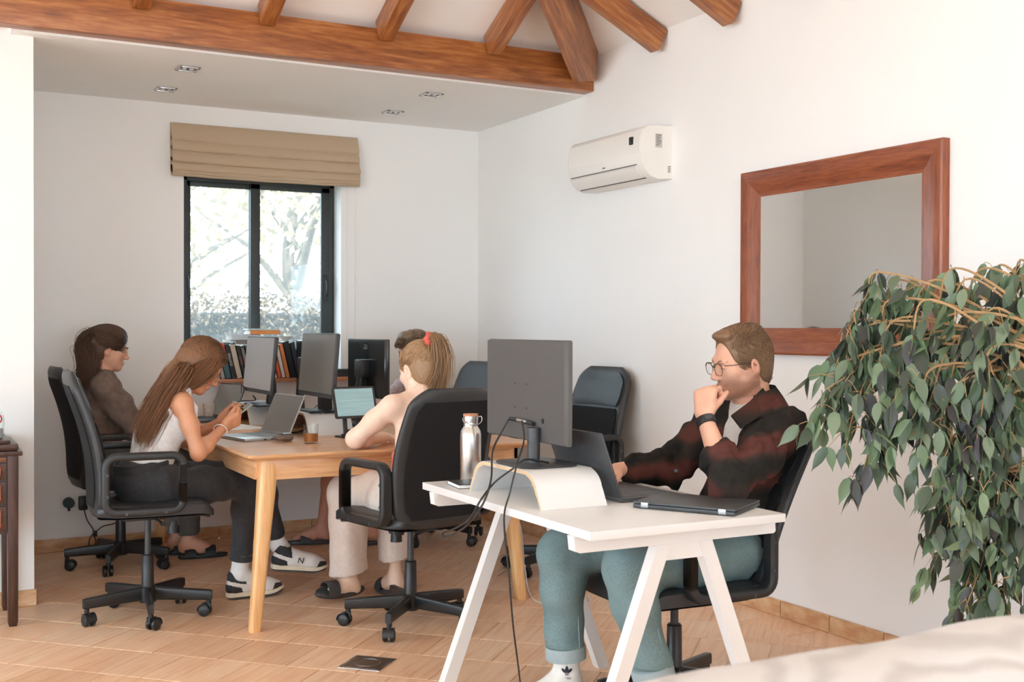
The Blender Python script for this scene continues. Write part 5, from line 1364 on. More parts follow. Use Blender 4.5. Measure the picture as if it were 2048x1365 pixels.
# ---------------------------------------------------------------- man at the white desk
def man_at_desk():
    J = dict(pelvis=(2.565, 3.18, .545), chest=(2.655, 3.18, .83), neck=(2.672, 3.185, 1.015), head=np.array((2.622, 3.195, 1.168)),
             shL=(2.665, 3.015, .952), shR=(2.645, 3.365, .955), elL=(2.345, 2.915, .79), elR=(2.50, 3.44, .775), wrL=(2.362, 3.065, 1.0), wrR=(2.265, 3.43, .787),
             hipL=(2.53, 3.085, .53), hipR=(2.53, 3.275, .53), knL=(2.045, 3.045, .53), knR=(1.985, 3.36, .525), anL=(2.165, 3.03, .09), anR=(2.015, 3.36, .09), base=.45)
    J['A'] = axes((-.955, .19, -.16), (0, -.04, 1)); J['sc'] = 1.03
    hd = J['head']
    F = Field((1.75, 2.78, 0), (2.90, 3.62, 1.36), .011, [(hd-(.15, .13, .15), hd+(.12, .13, .15), .0045), ((2.30, 3.0, .96), (2.52, 3.22, 1.13), .0045), ((2.12, 3.33, .76), (2.30, 3.48, .85), .006)])
    torso(F, J, -.012); neck(F, J, .062); head(F, hd, J['A'], 1.03)
    for s in 'LR': arm(F, J, s, -.002); leg(F, J, s, -.006)
    for s in 'LR': F.cap(J['an'+s], np.asarray(J['an'+s])+(-.14, .02, -.05), .036, .028, .03)
    wl = np.asarray(J['wrL'])
    hand(F, wl, (.20, .16, .95), (.86, .42, -.15), (.15, -.75, .25), (1.15, 1.45, .9), 1.02, (.75, .35, .62), .02, .35)
    hand(F, J['wrR'], (-.95, -.25, -.06), (0, 0, -1), (-.1, -1, 0), (.25, .45, .3), 1., (.7, .6, .2))
    o, org = person('man in glasses and dark plaid overshirt resting his chin on his fist', J, SK_M, F, .75)
    eyes(o, org, J)
    # white tee
    T = Field((2.42, 2.95, .48), (2.82, 3.42, 1.06), .009); torso(T, J, .000); neck(T, J, .060); T.clip(np.asarray(J['neck'])+(-.01, 0, .038), (-.42, 0, 1))
    t, _ = T.build('t_shirt', cloth('white_cotton', (.72, .68, .63, 1)), o, org)
    # overshirt
    S = Field((1.95, 2.78, .44), (2.90, 3.62, 1.10), .0075)
    torso(S, J, .020); 
    for s, t1 in (('L', .42), ('R', .72)): arm(S, J, s, .018, t1, 1.08)
    S.clip(np.asarray(J['neck'])+(0, 0, .020), (-.35, 0, 1))
    fr = np.asarray(J['neck'])
    S.chain([fr+(-.03, .0, .055), (2.555, 3.185, .96), (2.515, 3.19, .86), (2.47, 3.185, .72), (2.45, 3.185, .50)], [.052, .050, .050, .055, .07], .012, 'd')
    S.cap(fr+(0, .004, -.02), fr+(-.012, .004, .09), .066, .074, .006, 'd')
    S.wrinkle(.0065, 46, 3); S.wrinkle(.0055, 95, 5, (1, 1, .55)); S.wrinkle(.0025, 190, 7, (1, .7, .5))
    N = Nodes('shadow_plaid_flannel'); v = N.coords()
    def band(axis, sc, ph):
        wv = N.n('ShaderNodeTexWave', wave_type='BANDS', bands_direction=axis, wave_profile='SIN'); wv.inputs['Scale'].default_value = sc; wv.inputs['Phase Offset'].default_value = ph; wv.inputs['Distortion'].default_value = 1.2; wv.inputs['Detail Scale'].default_value = 1.5; N.l(v, wv.inputs[0]); return wv.outputs['Fac']
    f1, f2 = band('Z', 2.3, .9), band('Y', 2.2, 2.0)
    sm = N.n('ShaderNodeMath', operation='MULTIPLY_ADD'); sm.inputs[1].default_value = .55; N.l(f1, sm.inputs[0]); s2_ = N.n('ShaderNodeMath', operation='MULTIPLY'); s2_.inputs[1].default_value = .45; N.l(f2, s2_.inputs[0]); N.l(s2_.outputs[0], sm.inputs[2])
    c = N.ramp(sm.outputs[0], [(.30, srgb(30, 32, 29)), (.55, srgb(52, 42, 37)), (.80, srgb(94, 52, 45))])
    nz = N.noise(N.coords((1, 1, 1)), 400, 3); c = N.mix(.18, c, N.ramp(nz, [(.3, srgb(28, 26, 24)), (.7, srgb(88, 70, 66))]))
    N.set(Base_Color=c, Roughness=.95); N.b.inputs['Specular IOR Level'].default_value = .2; N.bump(nz, .4, .002); M_plaid = N.m
    sh, _ = S.build('overshirt', M_plaid, o, org)
    for s, t in (('L', .42), ('R', .72)): sleeve_ring(sh, org, J['el'+s], J['wr'+s], t-.15, t+.05, .056 if s == 'L' else .050, .055 if s == 'L' else .049, M_plaid, 'cuff')
    # collar: stand and falling leaf
    nk = np.asarray(J['neck'])+(-.004, 0, .020)-org
    m = MB(); rows = []
    for a in np.linspace(math.radians(-128), math.radians(128), 30):
        ca, sa = math.cos(a), math.sin(a); e = abs(a)/math.radians(128); d = np.array([ca, sa, 0]); drop = .030*e*e
        rows.append([nk+d*.072+(0, 0, .0-drop), nk+d*.074+(0, 0, .050-drop*1.1), nk+d*.080+(0, 0, .056-drop*1.1), nk+d*(.102+.014*e)+(0, 0, .022-drop*1.4-.006*e), nk+d*(.124+.040*e**3)+(0, 0, -.012-drop*1.1-.028*e**3), nk+d*(.120+.036*e**3)+(0, 0, -.016-drop*1.1-.028*e**3), nk+d*.090+(0, 0, .022-drop*1.3)])
    m.loft(rows); m.build('collar', M_plaid, sh, smooth=60)
    lf = [np.array(gy(*q)) for q in ((1524, 778, 3.125), (1546, 806, 3.090), (1516, 838, 3.045), (1482, 858, 3.030), (1462, 832, 3.075), (1497, 806, 3.110))]
    cm = MB(); cm.add([q-org+np.array([0, -.004, .004]) for q in lf]+[q-org+np.array([.002, .004, -.002]) for q in lf], [(0, 1, 2, 3, 4, 5), (11, 10, 9, 8, 7, 6)]+[(i, (i+1) % 6, 6+(i+1) % 6, 6+i) for i in range(6)]); cm.build('collar_leaf', M_plaid, sh, smooth=0)
    MB().cyl(np.array(gy(1352, 942, 3.06))-org, np.array(gy(1352, 942, 3.05))-org, .006, seg=10).build('button', M_black, sh)
    # jeans
    Q = Field((1.85, 2.85, .12), (2.78, 3.5, .72), .0075)
    T2 = dict(J); Q.ell(J['pelvis'], (.112, .155, .11), None, .05)
    for s in 'LR': leg(Q, J, s, .010, .78, 1.06, .05, .010)
    Q.wrinkle(.004, 50, 8, (1, 1, .7)); Q.clip((0, 0, .205), (0, 0, -1))
    def denim(name, dark, mid, pale, flat=False):
        N = Nodes(name); v = N.coords(); a = N.noise(N.coords((500, 500, 60)), 2, 3); b = N.noise(v, 6, 3)
        N.set(Base_Color=N.mix(.5, N.ramp(a, [(.3, dark), (.7, pale)]), N.ramp(b, [(.35, dark), (.65, mid)])), Roughness=.9); N.b.inputs['Specular IOR Level'].default_value = .2; N.bump(a, .3, .0015); return N.m
    M_denim = denim('blue_denim', srgb(80, 104, 110), srgb(112, 140, 144), srgb(160, 180, 180)); M_cuff = denim('denim_inside', srgb(140, 158, 162), srgb(160, 176, 180), srgb(186, 198, 200))
    jn, _ = Q.build('jeans', M_denim, o, org)
    for s in 'LR':
        k, a = np.asarray(J['kn'+s]), np.asarray(J['an'+s]); t = (k[2]-.205)/(k[2]-a[2]); t2 = (k[2]-.165)/(k[2]-a[2])
        sleeve_ring(jn, org, k, a, t-.01, t2, .069, .069, M_cuff, 'turn_up')
        p = [lerp(k, a, u)+nv((.3, -1, 0))*(.066 if u > .1 else .072)-org for u in np.linspace(.05, t-.02, 14)]; MB().tube(p, .0016, 5).build('seam', M_cuff, jn)
    # socks, shoes
    M_sock = cloth('white_rib_sock', (.78, .76, .73, 1), .9, 200)
    for s in 'LR':
        K, a = np.asarray(J['kn'+s]), np.asarray(J['an'+s]); B = Field(a-(.30, .12, .1), a+(.12, .12, .2), .0065)
        up = lerp(a, K, .24); B.chain([up, a, a+(-.03, .005, -.02), a+(-.15, .02, -.046)], [.046, .043, .046, .034], .03); B.ell(a+(.02, 0, -.045), (.045, .036, .04), None, .03)
        B.clip((0, 0, max(.0, .03)), (0, 0, -1)); sk, _ = B.build('sock', M_sock, o, org)
        sleeve_ring(sk, org, a, K, .205, .235, .0475, .0475, M_black, 'stripe')
        Bs = Field(a-(.30, .12, .1), a+(.12, .12, .1), .006); Bs.chain([a+(.03, 0, -.05), a+(-.06, .01, -.056), a+(-.17, .02, -.058)], [.046, .048, .042], .03); Bs.clip((0, 0, .004), (0, 0, -1)); Bs.clip(np.array([a[0], a[1], .080]), (.12, 0, 1))
        Bs.build('shoe', M_black, o, org)
    # sports mark on the sock facing the room
    a = np.asarray(J['anR']); up = lerp(a, J['knR'], .085); nrm_ = nv(np.array([-.50, -.86, .10])); rt = nv(np.cross((0, 0, 1), nrm_)); u3 = np.cross(nrm_, rt); cen = np.array(up)+nrm_*.0475
    lg = MB()
    def bend(x, y): return cen+rt*x+u3*y-nrm_*(x*x/.095)+nrm_*.0012-org
    def leaf(ax, ay, ang, L, w):
        pts = []
        for t in np.linspace(0, 1, 9): pts.append((t*L, w*math.sin(math.pi*t)**.8))
        pts += [(p[0], -p[1]) for p in pts[-2:0:-1]]
        V = [bend(ax+p[0]*math.cos(ang)-p[1]*math.sin(ang), ay+p[0]*math.sin(ang)+p[1]*math.cos(ang)) for p in pts]; lg.add(V, [tuple(range(len(V)))])
    leaf(0, -.004, HALF, .024, .0055); leaf(-.002, -.004, HALF+.85, .022, .005); leaf(.002, -.004, HALF-.85, .022, .005)
    for yy in (-.006, -.009, -.012): lg.add([bend(-.009+abs(yy)*.25, yy), bend(.009-abs(yy)*.25, yy), bend(.009-abs(yy)*.25, yy+.0016), bend(-.009+abs(yy)*.25, yy+.0016)], [(0, 1, 2, 3)])
    st = text_mb('adidas', .0115, 0); V = np.concatenate(st.v); lg.add([bend(q[0], q[1]-.021) for q in V], st.f)
    lg.build('sock_logo', plain('navy_print', srgb(36, 34, 48), .7), o, smooth=0)
    # watch
    w0 = lerp(J['elL'], J['wrL'], .90); d = nv(np.asarray(J['wrL'])-np.asarray(J['elL']))
    wr = sleeve_ring(o, org, J['elL'], J['wrL'], .86, .96, .0335, .033, M_black, 'watch_strap'); n2 = nv(np.array([-.35, -.92, .3])); n2 = nv(n2-d*(n2@d)); s2 = np.cross(d, n2)
    Mw = np.eye(4); Mw[:3, :3] = np.stack([s2, d, n2], 1); Mw[:3, 3] = lerp(J['elL'], J['wrL'], .91)+n2*.032-org
    MB().box(-.013, .013, -.009, .009, -.004, .005, .004).build('watch_case', M_dark, wr, M=Matrix(Mw.tolist()))
    # hair and glasses
    rng = np.random.default_rng(11)
    HF = hair_cap(J, .0075, .104, -.080, extra=(((0, .044, .104), (.054, .046, .020)), ((0, -.02, .106), (.060, .070, .026))))
    MH = hair_mat('sandy_hair', srgb(78, 56, 40), srgb(164, 126, 92))
    def flow(L):
        top = np.clip((L[:, 2]-.055)/.03, 0, 1)[:, None]
        return top*np.array([-.55, .62, .0])+(1-top)*np.array([0, -.75, -.55])
    cv = surface_strands(HF, J, 5200, rng, flow, .030, .0022)
    build_hair(o, org, MH, HF, cv, .0008, tips=.15)
    brows(o, org, J, plain('sandy_brow', srgb(150, 108, 78), .7), .0024)
    specs(o, org, J, plain('tortoise_frame', srgb(74, 50, 40), .3), M_clear, .0265, .0225)
man_at_desk()
def sneaker(parent, org, heel, toe, roll=0., up=(0, 0, 1), side=1):
    heel, toe = np.asarray(heel, float), np.asarray(toe, float); f = nv(toe-heel); r = nv(np.cross(f, up)); u = np.cross(r, f); L = np.linalg.norm(toe-heel); k = L/.27
    M4 = np.eye(4); M4[:3, :3] = np.stack([r, f, u], 1)*k; M4[:3, 3] = heel-org; Mx = Matrix(M4.tolist())
    F = Field((-.07, -.02, .0), (.07, .29, .15), .005)
    F.chain([(0, .035, .055), (0, .10, .055), (.004, .19, .045), (.006, .235, .04)], [.036, .038, .040, .033], .03); F.cap((0, .035, .05), (0, .04, .105), .035, .037, .02); F.cap((0, .07, .09), (0, .15, .065), .028, .024, .03)
    F.cap((0, .055, .09), (0, .04, .16), .027, .030, .006, 'd'); F.clip((0, 0, .026), (0, 0, -1))
    U = F.build('shoe_upper', plain('white_shoe_leather', (.76, .73, .69, 1), .5), parent, (0, 0, 0))[0]; U.matrix_local = Mx
    def outline(g): return [(x*(1+g*.0), y) for x, y in ((0, -.002), (.024, .004), (.034, .025), (.034, .09), (.040, .16), (.044, .205), (.036, .25), (.018, .272), (-.004, .276), (-.026, .266), (-.038, .235), (-.040, .19), (-.034, .12), (-.032, .07), (-.034, .03), (-.024, .005))]
    O = bez([(x, y, 0) for x, y in outline(0)]+[(0, -.002, 0)], 3)[:-1]
    def plate(z0, z1, g, name, mat):
        m = MB(); m.loft([[(p[0]*g, .135+(p[1]-.135)*g, z0+(.022*max(0, (p[1]-.19)/.08)**2 if z0 < .02 else 0)) for p in O], [(p[0]*(g+.03), .135+(p[1]-.135)*(g+.01), (z0+z1)/2+.010*max(0, (p[1]-.19)/.08)**2) for p in O], [(p[0]*g*.97, .135+(p[1]-.135)*g, z1+.010*max(0, (p[1]-.2)/.07)) for p in O]]); return m.build(name, mat, U, smooth=50)
    plate(.010, .032, 1.03, 'midsole', plain('cream_midsole', srgb(226, 214, 190), .6)); plate(0, .012, .97, 'outsole', M_dark)
    for nm, fn in (('heel_counter', lambda G: (G.clip((0, .075, .03), (0, 1, .5)), G.clip((0, 0, .075), (0, .3, 1)))), ('toe_guard', lambda G: (G.clip((0, .195, 0), (0, -1, .5)), G.clip((0, 0, .085), (0, .1, 1)))), ('collar_trim', lambda G: (G.clip((0, 0, .088), (0, -.25, -1)), G.clip((0, .085, .1), (0, 1, .2))))):
        G = Field((-.07, -.02, .0), (.07, .29, .15), .005); G.chain([(0, .035, .055), (0, .10, .055), (.004, .19, .045), (.006, .235, .04)], [.0375, .0395, .0415, .0345], .03); G.cap((0, .035, .05), (0, .04, .105), .0365, .0385, .02); G.cap((0, .07, .09), (0, .15, .065), .0285, .0245, .03)
        G.cap((0, .055, .09), (0, .04, .16), .027, .030, .006, 'd'); G.clip((0, 0, .028), (0, 0, -1)); fn(G)
        try: G.build(nm, M_navy, U, (0, 0, 0))
        except ValueError: pass
    st = text_mb('N', .042, .0012); V = np.concatenate(st.v)
    for s in (-1, 1):
        m = MB(); m.add(np.stack([s*(.0445+V[:, 2])+0*V[:, 0], .130+s*V[:, 0]*1.0+V[:, 1]*.12, .060+V[:, 1]], 1), st.f); m.build('side_letter', M_navy, U, smooth=0)
    for q in range(5): MB().tube(bez([(-.020, .125+.018*q, .086-.006*q), (0, .122+.018*q, .0955-.0065*q), (.020, .125+.018*q, .086-.006*q)], 4), .0024, 6).build('lace', M_paper, U)
    return U
M_navy = plain('black_suede', (.03, .03, .034, 1), .8)
def sandal(parent, org, heel, toe, mat, strap_y=(.16,), up=(0, 0, 1), w=.042):
    heel, toe = np.asarray(heel, float), np.asarray(toe, float); f = nv(toe-heel); r = nv(np.cross(f, up)); u = np.cross(r, f)
    L = np.linalg.norm(toe-heel); M4 = np.eye(4); M4[:3, :3] = np.stack([r, f, u], 1); M4[:3, 3] = heel-org
    O = [(w*math.sin(a)*(.78+.22*(1-math.cos(a))/2), L/2-L/2*math.cos(a)) for a in np.linspace(0, 2*math.pi, 26, endpoint=False)]
    m = MB(); m.loft([[(p[0]*g, L/2+(p[1]-L/2)*g, z) for p in O] for z, g in ((0, .96), (.004, 1), (.018, 1), (.022, .96))]); so = m.build('sandal_sole', mat, parent, M=Matrix(M4.tolist()), smooth=50)
    for y in strap_y:
        rg = [[(w*1.02*math.cos(a), y*L/.26+dy, .016+.052*math.sin(a)) for dy in (-.030, .030)]+[(w*.94*math.cos(a), y*L/.26+dy, .014+.048*math.sin(a)) for dy in (.030, -.030)] for a in np.linspace(0, math.pi, 12)]
        m = MB(); m.loft(rg); m.build('strap', mat, so, smooth=50)
def foot(F, an, toe):
    an, toe = np.asarray(an, float), np.asarray(toe, float); F.chain([an, lerp(an, toe, .45)+(0, 0, -.012), toe], [.037, .034, .024], .03); d = nv((an-toe)*np.array([1, 1, 0])); F.ell(an+d*.022+(0, 0, -.038), (.034, .034, .032), None, .03)
    s = np.array([-d[1], d[0], 0])
    for i, q in enumerate((-.030, -.012, .004, .018, .030)): F.cap(toe+s*q*.9, toe-d*(.030-.004*abs(i-1.2))+s*q+(0, 0, -.008), .0115, .0085, .006)

# ---------------------------------------------------------------- woman in the white tank top with a phone
def woman_phone():
    J = dict(pelvis=(.975, 5.30, .60), chest=(1.055, 5.295, .85), neck=(1.125, 5.295, 1.005), head=np.array((1.222, 5.29, 1.112)),
             shR=(1.112, 5.145, .955), shL=(1.135, 5.445, .955), elR=(1.165, 5.085, .735), elL=(1.20, 5.49, .755), wrR=(1.315, 5.225, .838), wrL=(1.325, 5.345, .85),
             hipR=(1.02, 5.215, .585), hipL=(1.02, 5.385, .585), knR=(1.465, 5.36, .545), knL=(1.525, 5.43, .585), anR=(1.435, 5.42, .115), anL=(1.635, 5.47, .235), base=.50)
    J['A'] = axes((.80, -.06, -.60), (.5, 0, .8)); J['sc'] = .97; hd = J['head']
    F = Field((.72, 4.95, .03), (1.80, 5.66, 1.30), .011, [(hd-.14, hd+.14, .0048), ((1.28, 5.19, .80), (1.44, 5.38, .93), .0048)])
    torso(F, J, -.016, .86); neck(F, J, .045); head(F, hd, J['A'], .97, True)
    for s in 'LR': arm(F, J, s, -.006, 1., .90); leg(F, J, s, -.014)
    hand(F, J['wrR'], (.86, .15, .42), (-.35, .85, .3), (-.3, .1, .9), (.75, .75, .4), .9, (.8, .3, .3)); hand(F, J['wrL'], (.86, -.10, .42), (-.35, -.85, .3), (-.3, -.1, .9), (.75, .75, .4), .9, (.8, .3, .3))
    o, org = person('woman in a white tank top and black jeans bending over her phone', J, SK_F2, F)
    eyes(o, org, J, .8); brows(o, org, J, M_lash, .0022)
    T = Field((.74, 5.05, .52), (1.32, 5.55, 1.05), .0075); torso(T, J, -.004, .86)
    T.ell((1.125, 5.235, .845), (.055, .06, .06), None, .04); T.ell((1.125, 5.36, .845), (.055, .06, .06), None, .04)
    u2 = nv(np.asarray(J['neck'])-np.asarray(J['chest']))
    T.clip(np.asarray(J['chest'])+u2*.075, u2+np.array([.15, 0, 0])); T.clip((.0, 0, .575), (0, 0, -1))
    for sg in (-1, 1):
        T.cap(np.asarray(J['sh'+('R' if sg < 0 else 'L')])+(.0, 0, .055), np.asarray(J['sh'+('R' if sg < 0 else 'L')])+(.0, sg*.10, -.20), .062, .070, .006, 'd')
        y = 5.295+sg*.088
        T.chain([(1.03, y, .895), (1.045, y, .985), (1.09, y, 1.020), (1.145, y, 1.005), (1.175, y, .93), (1.17, y, .87)], [.016, .014, .014, .014, .014, .016], .012)
    T.wrinkle(.0035, 55, 4); T.build('tank_top', cloth('white_jersey', (.80, .79, .78, 1)), o, org)
    Q = Field((.74, 5.06, .10), (1.76, 5.62, .76), .0075); Q.ell(J['pelvis'], (.138, .172, .118), None, .05)
    leg(Q, J, 'R', .004, .80, 1.0, .04, .008); leg(Q, J, 'L', .004, .82, 1.0, .03, .006)
    Q.wrinkle(.004, 55, 2, (1, 1, .7)); Q.clip((0, 0, .185), (0, 0, -1))
    M_bd = cloth('black_denim', srgb(58, 58, 60), .9, 300, .35, .2); jn, _ = Q.build('jeans', M_bd, o, org)
    sleeve_ring(jn, org, J['knR'], J['anR'], .765, .835, .054, .054, M_bd, 'hem'); sleeve_ring(jn, org, J['knR'], J['anR'], .757, .763, .0548, .0548, M_silver, 'hem_stitch')
    wb = MB(); pc = np.array([.965, 5.30, .672])-org; wb.tube([pc+(.118*math.cos(a), .150*math.sin(a), .012*math.cos(a)) for a in np.linspace(0, 2*math.pi, 30, endpoint=False)], 1, closed=True, prof=rrect(.036, .008, .003, 2), up=(0, 0, 1)); wb.build('waistband', M_bd, jn)
    M_s = cloth('white_sock_rib', (.80, .79, .78, 1), .9, 180)
    for s, tip in (('R', (.09, .0, -.04)), ('L', (.05, 0, -.05))):
        a, K = np.asarray(J['an'+s]), np.asarray(J['kn'+s]); B = Field(a-.14, a+.2, .0065); B.chain([lerp(a, K, .25), a, a+tip], [.043, .040, .036], .02); B.build('sock', M_s, o, org)
    sneaker(o, org, (1.378, 5.425, .002), (1.640, 5.418, .006)); hl = np.array(gy(543, 1140, 5.46)); tl = np.array(gy(628, 1143, 5.44)); sneaker(o, org, hl, hl+nv(tl-hl)*.265, up=(-.10, -.05, 1))
    bd = nv(np.asarray(J['wrR'])-np.asarray(J['elR'])); b1 = nv(np.cross(bd, (0, 0, 1))); b2 = np.cross(bd, b1); bc = lerp(J['elR'], J['wrR'], .84)-org
    MB().tube([bc+(b1*math.cos(a)+b2*math.sin(a))*.031+bd*.006*math.cos(a) for a in np.linspace(0, 2*math.pi, 30, endpoint=False)], .0022, 6, closed=True).build('bracelet', M_cablewhite, o)
    rng = np.random.default_rng(5); MH = hair_mat('chestnut_hair', srgb(54, 34, 23), srgb(160, 112, 76))
    HF = hair_cap(J, .010, .060, -.10, extra=(((0, -.045, -.02), (.080, .070, .09)),))
    cv = long_hair(J, 4200, rng, lambda L: (L[:, 1] < .060), [(1.125, 5.262, 1.095), (1.058, 5.258, .99), (.998, 5.248, .875)], (.962, 5.238, .805), [(.016, .045, .014), (.020, .045, .016), (.020, .040, .022), (.017, .030, .030)])
    cv2 = long_hair(J, 1300, rng, lambda L: (L[:, 0] > .02) & (L[:, 1] < .075) & (L[:, 2] > .0), [(1.250, 5.210, 1.118), (1.190, 5.200, 1.058), (1.115, 5.215, 1.015)], (1.015, 5.225, .885), [(.014, .008, .016), (.018, .008, .012), (.016, .010, .014), (.020, .018, .03)])
    HF.chain([(1.115, 5.265, 1.08), (1.05, 5.26, .985), (.995, 5.25, .885)], [.058, .042, .024], .03)
    build_hair(o, org, MH, HF, np.concatenate([cv, cv2]), .00115)
    specs(o, org, J, M_steel, M_clear, .024, .022, .098, -.004, wire=.0012, topbar=False)
    pc = np.array(gy(476, 828, 5.285)); r = thing('smartphone', 'slim pale smartphone held in both hands by the woman in the tank top', 'phone', tuple(pc))
    Mx = frame_M((0, 0, 0), (.80, 0, .60), (-.6, 0, .8)); b = MB().box(-.073, .073, -.035, .035, -.004, .004, .003).build('phone_body', plain('sage_phone', srgb(150, 146, 128), .4), r, M=Mx)
    MB().box(-.069, .069, -.032, .032, .0036, .0046).build('phone_screen', M_screenoff, b, smooth=0)
woman_phone()

# ---------------------------------------------------------------- woman in the brown sweater
def woman_sweater():
    J = dict(pelvis=(.945, 6.43, .585), chest=(.955, 6.43, .86), neck=(.955, 6.43, 1.035), head=np.array((1.002, 6.43, 1.170)),
             shR=(.965, 6.275, .975), shL=(.965, 6.60, .975), elR=(1.105, 6.215, .745), elL=(1.11, 6.65, .75), wrR=(1.355, 6.40, .79), wrL=(1.355, 6.57, .79),
             hipR=(.975, 6.35, .575), hipL=(.975, 6.51, .575), knR=(1.40, 6.40, .545), knL=(1.42, 6.57, .545), anR=(1.43, 6.485, .10), anL=(1.40, 6.63, .10), base=.50)
    J['A'] = axes((.965, -.05, -.20), (.1, 0, 1)); hd = J['head']
    F = Field((.74, 6.1, .02), (1.72, 6.76, 1.34), .011, [(hd-.14, hd+.14, .0048), ((1.33, 6.34, .75), (1.47, 6.62, .83), .0055)])
    torso(F, J, -.016, .88); neck(F, J, .046); head(F, hd, J['A'], .94, True)
    for s in 'LR': arm(F, J, s, -.006, 1., .9); leg(F, J, s, -.014); foot(F, J['an'+s], np.asarray(J['an'+s])+(.13, -.01, -.06))
    hand(F, J['wrR'], (.96, .12, -.08), (0, 0, -1), (0, 1, 0), (.3, .5, .3), .9); hand(F, J['wrL'], (.96, -.1, -.08), (0, 0, -1), (0, -1, 0), (.3, .5, .3), .9)
    o, org = person('woman in a brown knit sweater with half tied dark hair at a laptop', J, SK_F1, F)
    eyes(o, org, J, .6); brows(o, org, J, M_lash, .0024)
    S = Field((.70, 6.06, .54), (1.44, 6.80, 1.10), .008); torso(S, J, .012, .92)
    for s in 'LR': arm(S, J, s, .016, .90, 1.05)
    S.cap(np.asarray(J['neck'])+(0, 0, .0), hd, .052, .062, .006, 'd'); S.clip(np.asarray(J['neck'])+(0, 0, .035), (.2, 0, 1)); S.clip((0, 0, .56), (0, 0, -1))
    S.wrinkle(.006, 40, 6); S.build('sweater', cloth('brown_knit', srgb(112, 94, 84), .95, 170, 1.0, .22, .0, .004), o, org)
    Q = Field((.74, 6.2, .10), (1.55, 6.72, .72), .009); Q.ell(J['pelvis'], (.125, .16, .105), None, .05)
    for s in 'LR': leg(Q, J, s, .008, .84, 1.05, .04, .014)
    Q.wrinkle(.004, 50, 12); Q.clip((0, 0, .135), (0, 0, -1)); Q.build('trousers', cloth('grey_trousers', srgb(86, 84, 80), .9), o, org)
    for s in 'LR':
        a = np.asarray(J['an'+s]); sandal(o, org, (a[0]-.055, a[1]+.002, .0), (a[0]+.215, a[1]-.02, .0), M_black, (.165, .06))
    rng = np.random.default_rng(8); MH = hair_mat('dark_brown_hair', srgb(40, 26, 18), srgb(104, 74, 54)); A = J['A']; W = lambda x, y, z: hd+A@np.array([x, y, z])
    HF = hair_cap(J, .008, .066, -.055, extra=(((0, -.075, .03), (.06, .05, .07)),)); HF.chain([W(0, -.095, .01), W(0, -.10, -.06), (.885, 6.43, 1.03)], [.055, .05, .035], .03)
    c1 = long_hair(J, 3000, rng, lambda L: (L[:, 2] > .0) & (L[:, 1] < .080), [W(0, -.112, .055), W(0, -.132, .0), (.893, 6.42, 1.075)], (.872, 6.415, .985), [(.008, .022, .010), (.014, .030, .012), (.018, .034, .014), (.020, .040, .030)])
    c2 = long_hair(J, 1200, rng, lambda L: (L[:, 1] < -.01) & (L[:, 2] < .05), [W(0, -.105, -.02), (.905, 6.42, 1.08)], (.88, 6.41, 1.0), [(.022, .045, .02), (.022, .045, .02), (.024, .045, .03)])
    build_hair(o, org, MH, HF, np.concatenate([c1, c2]), .0011)
woman_sweater()

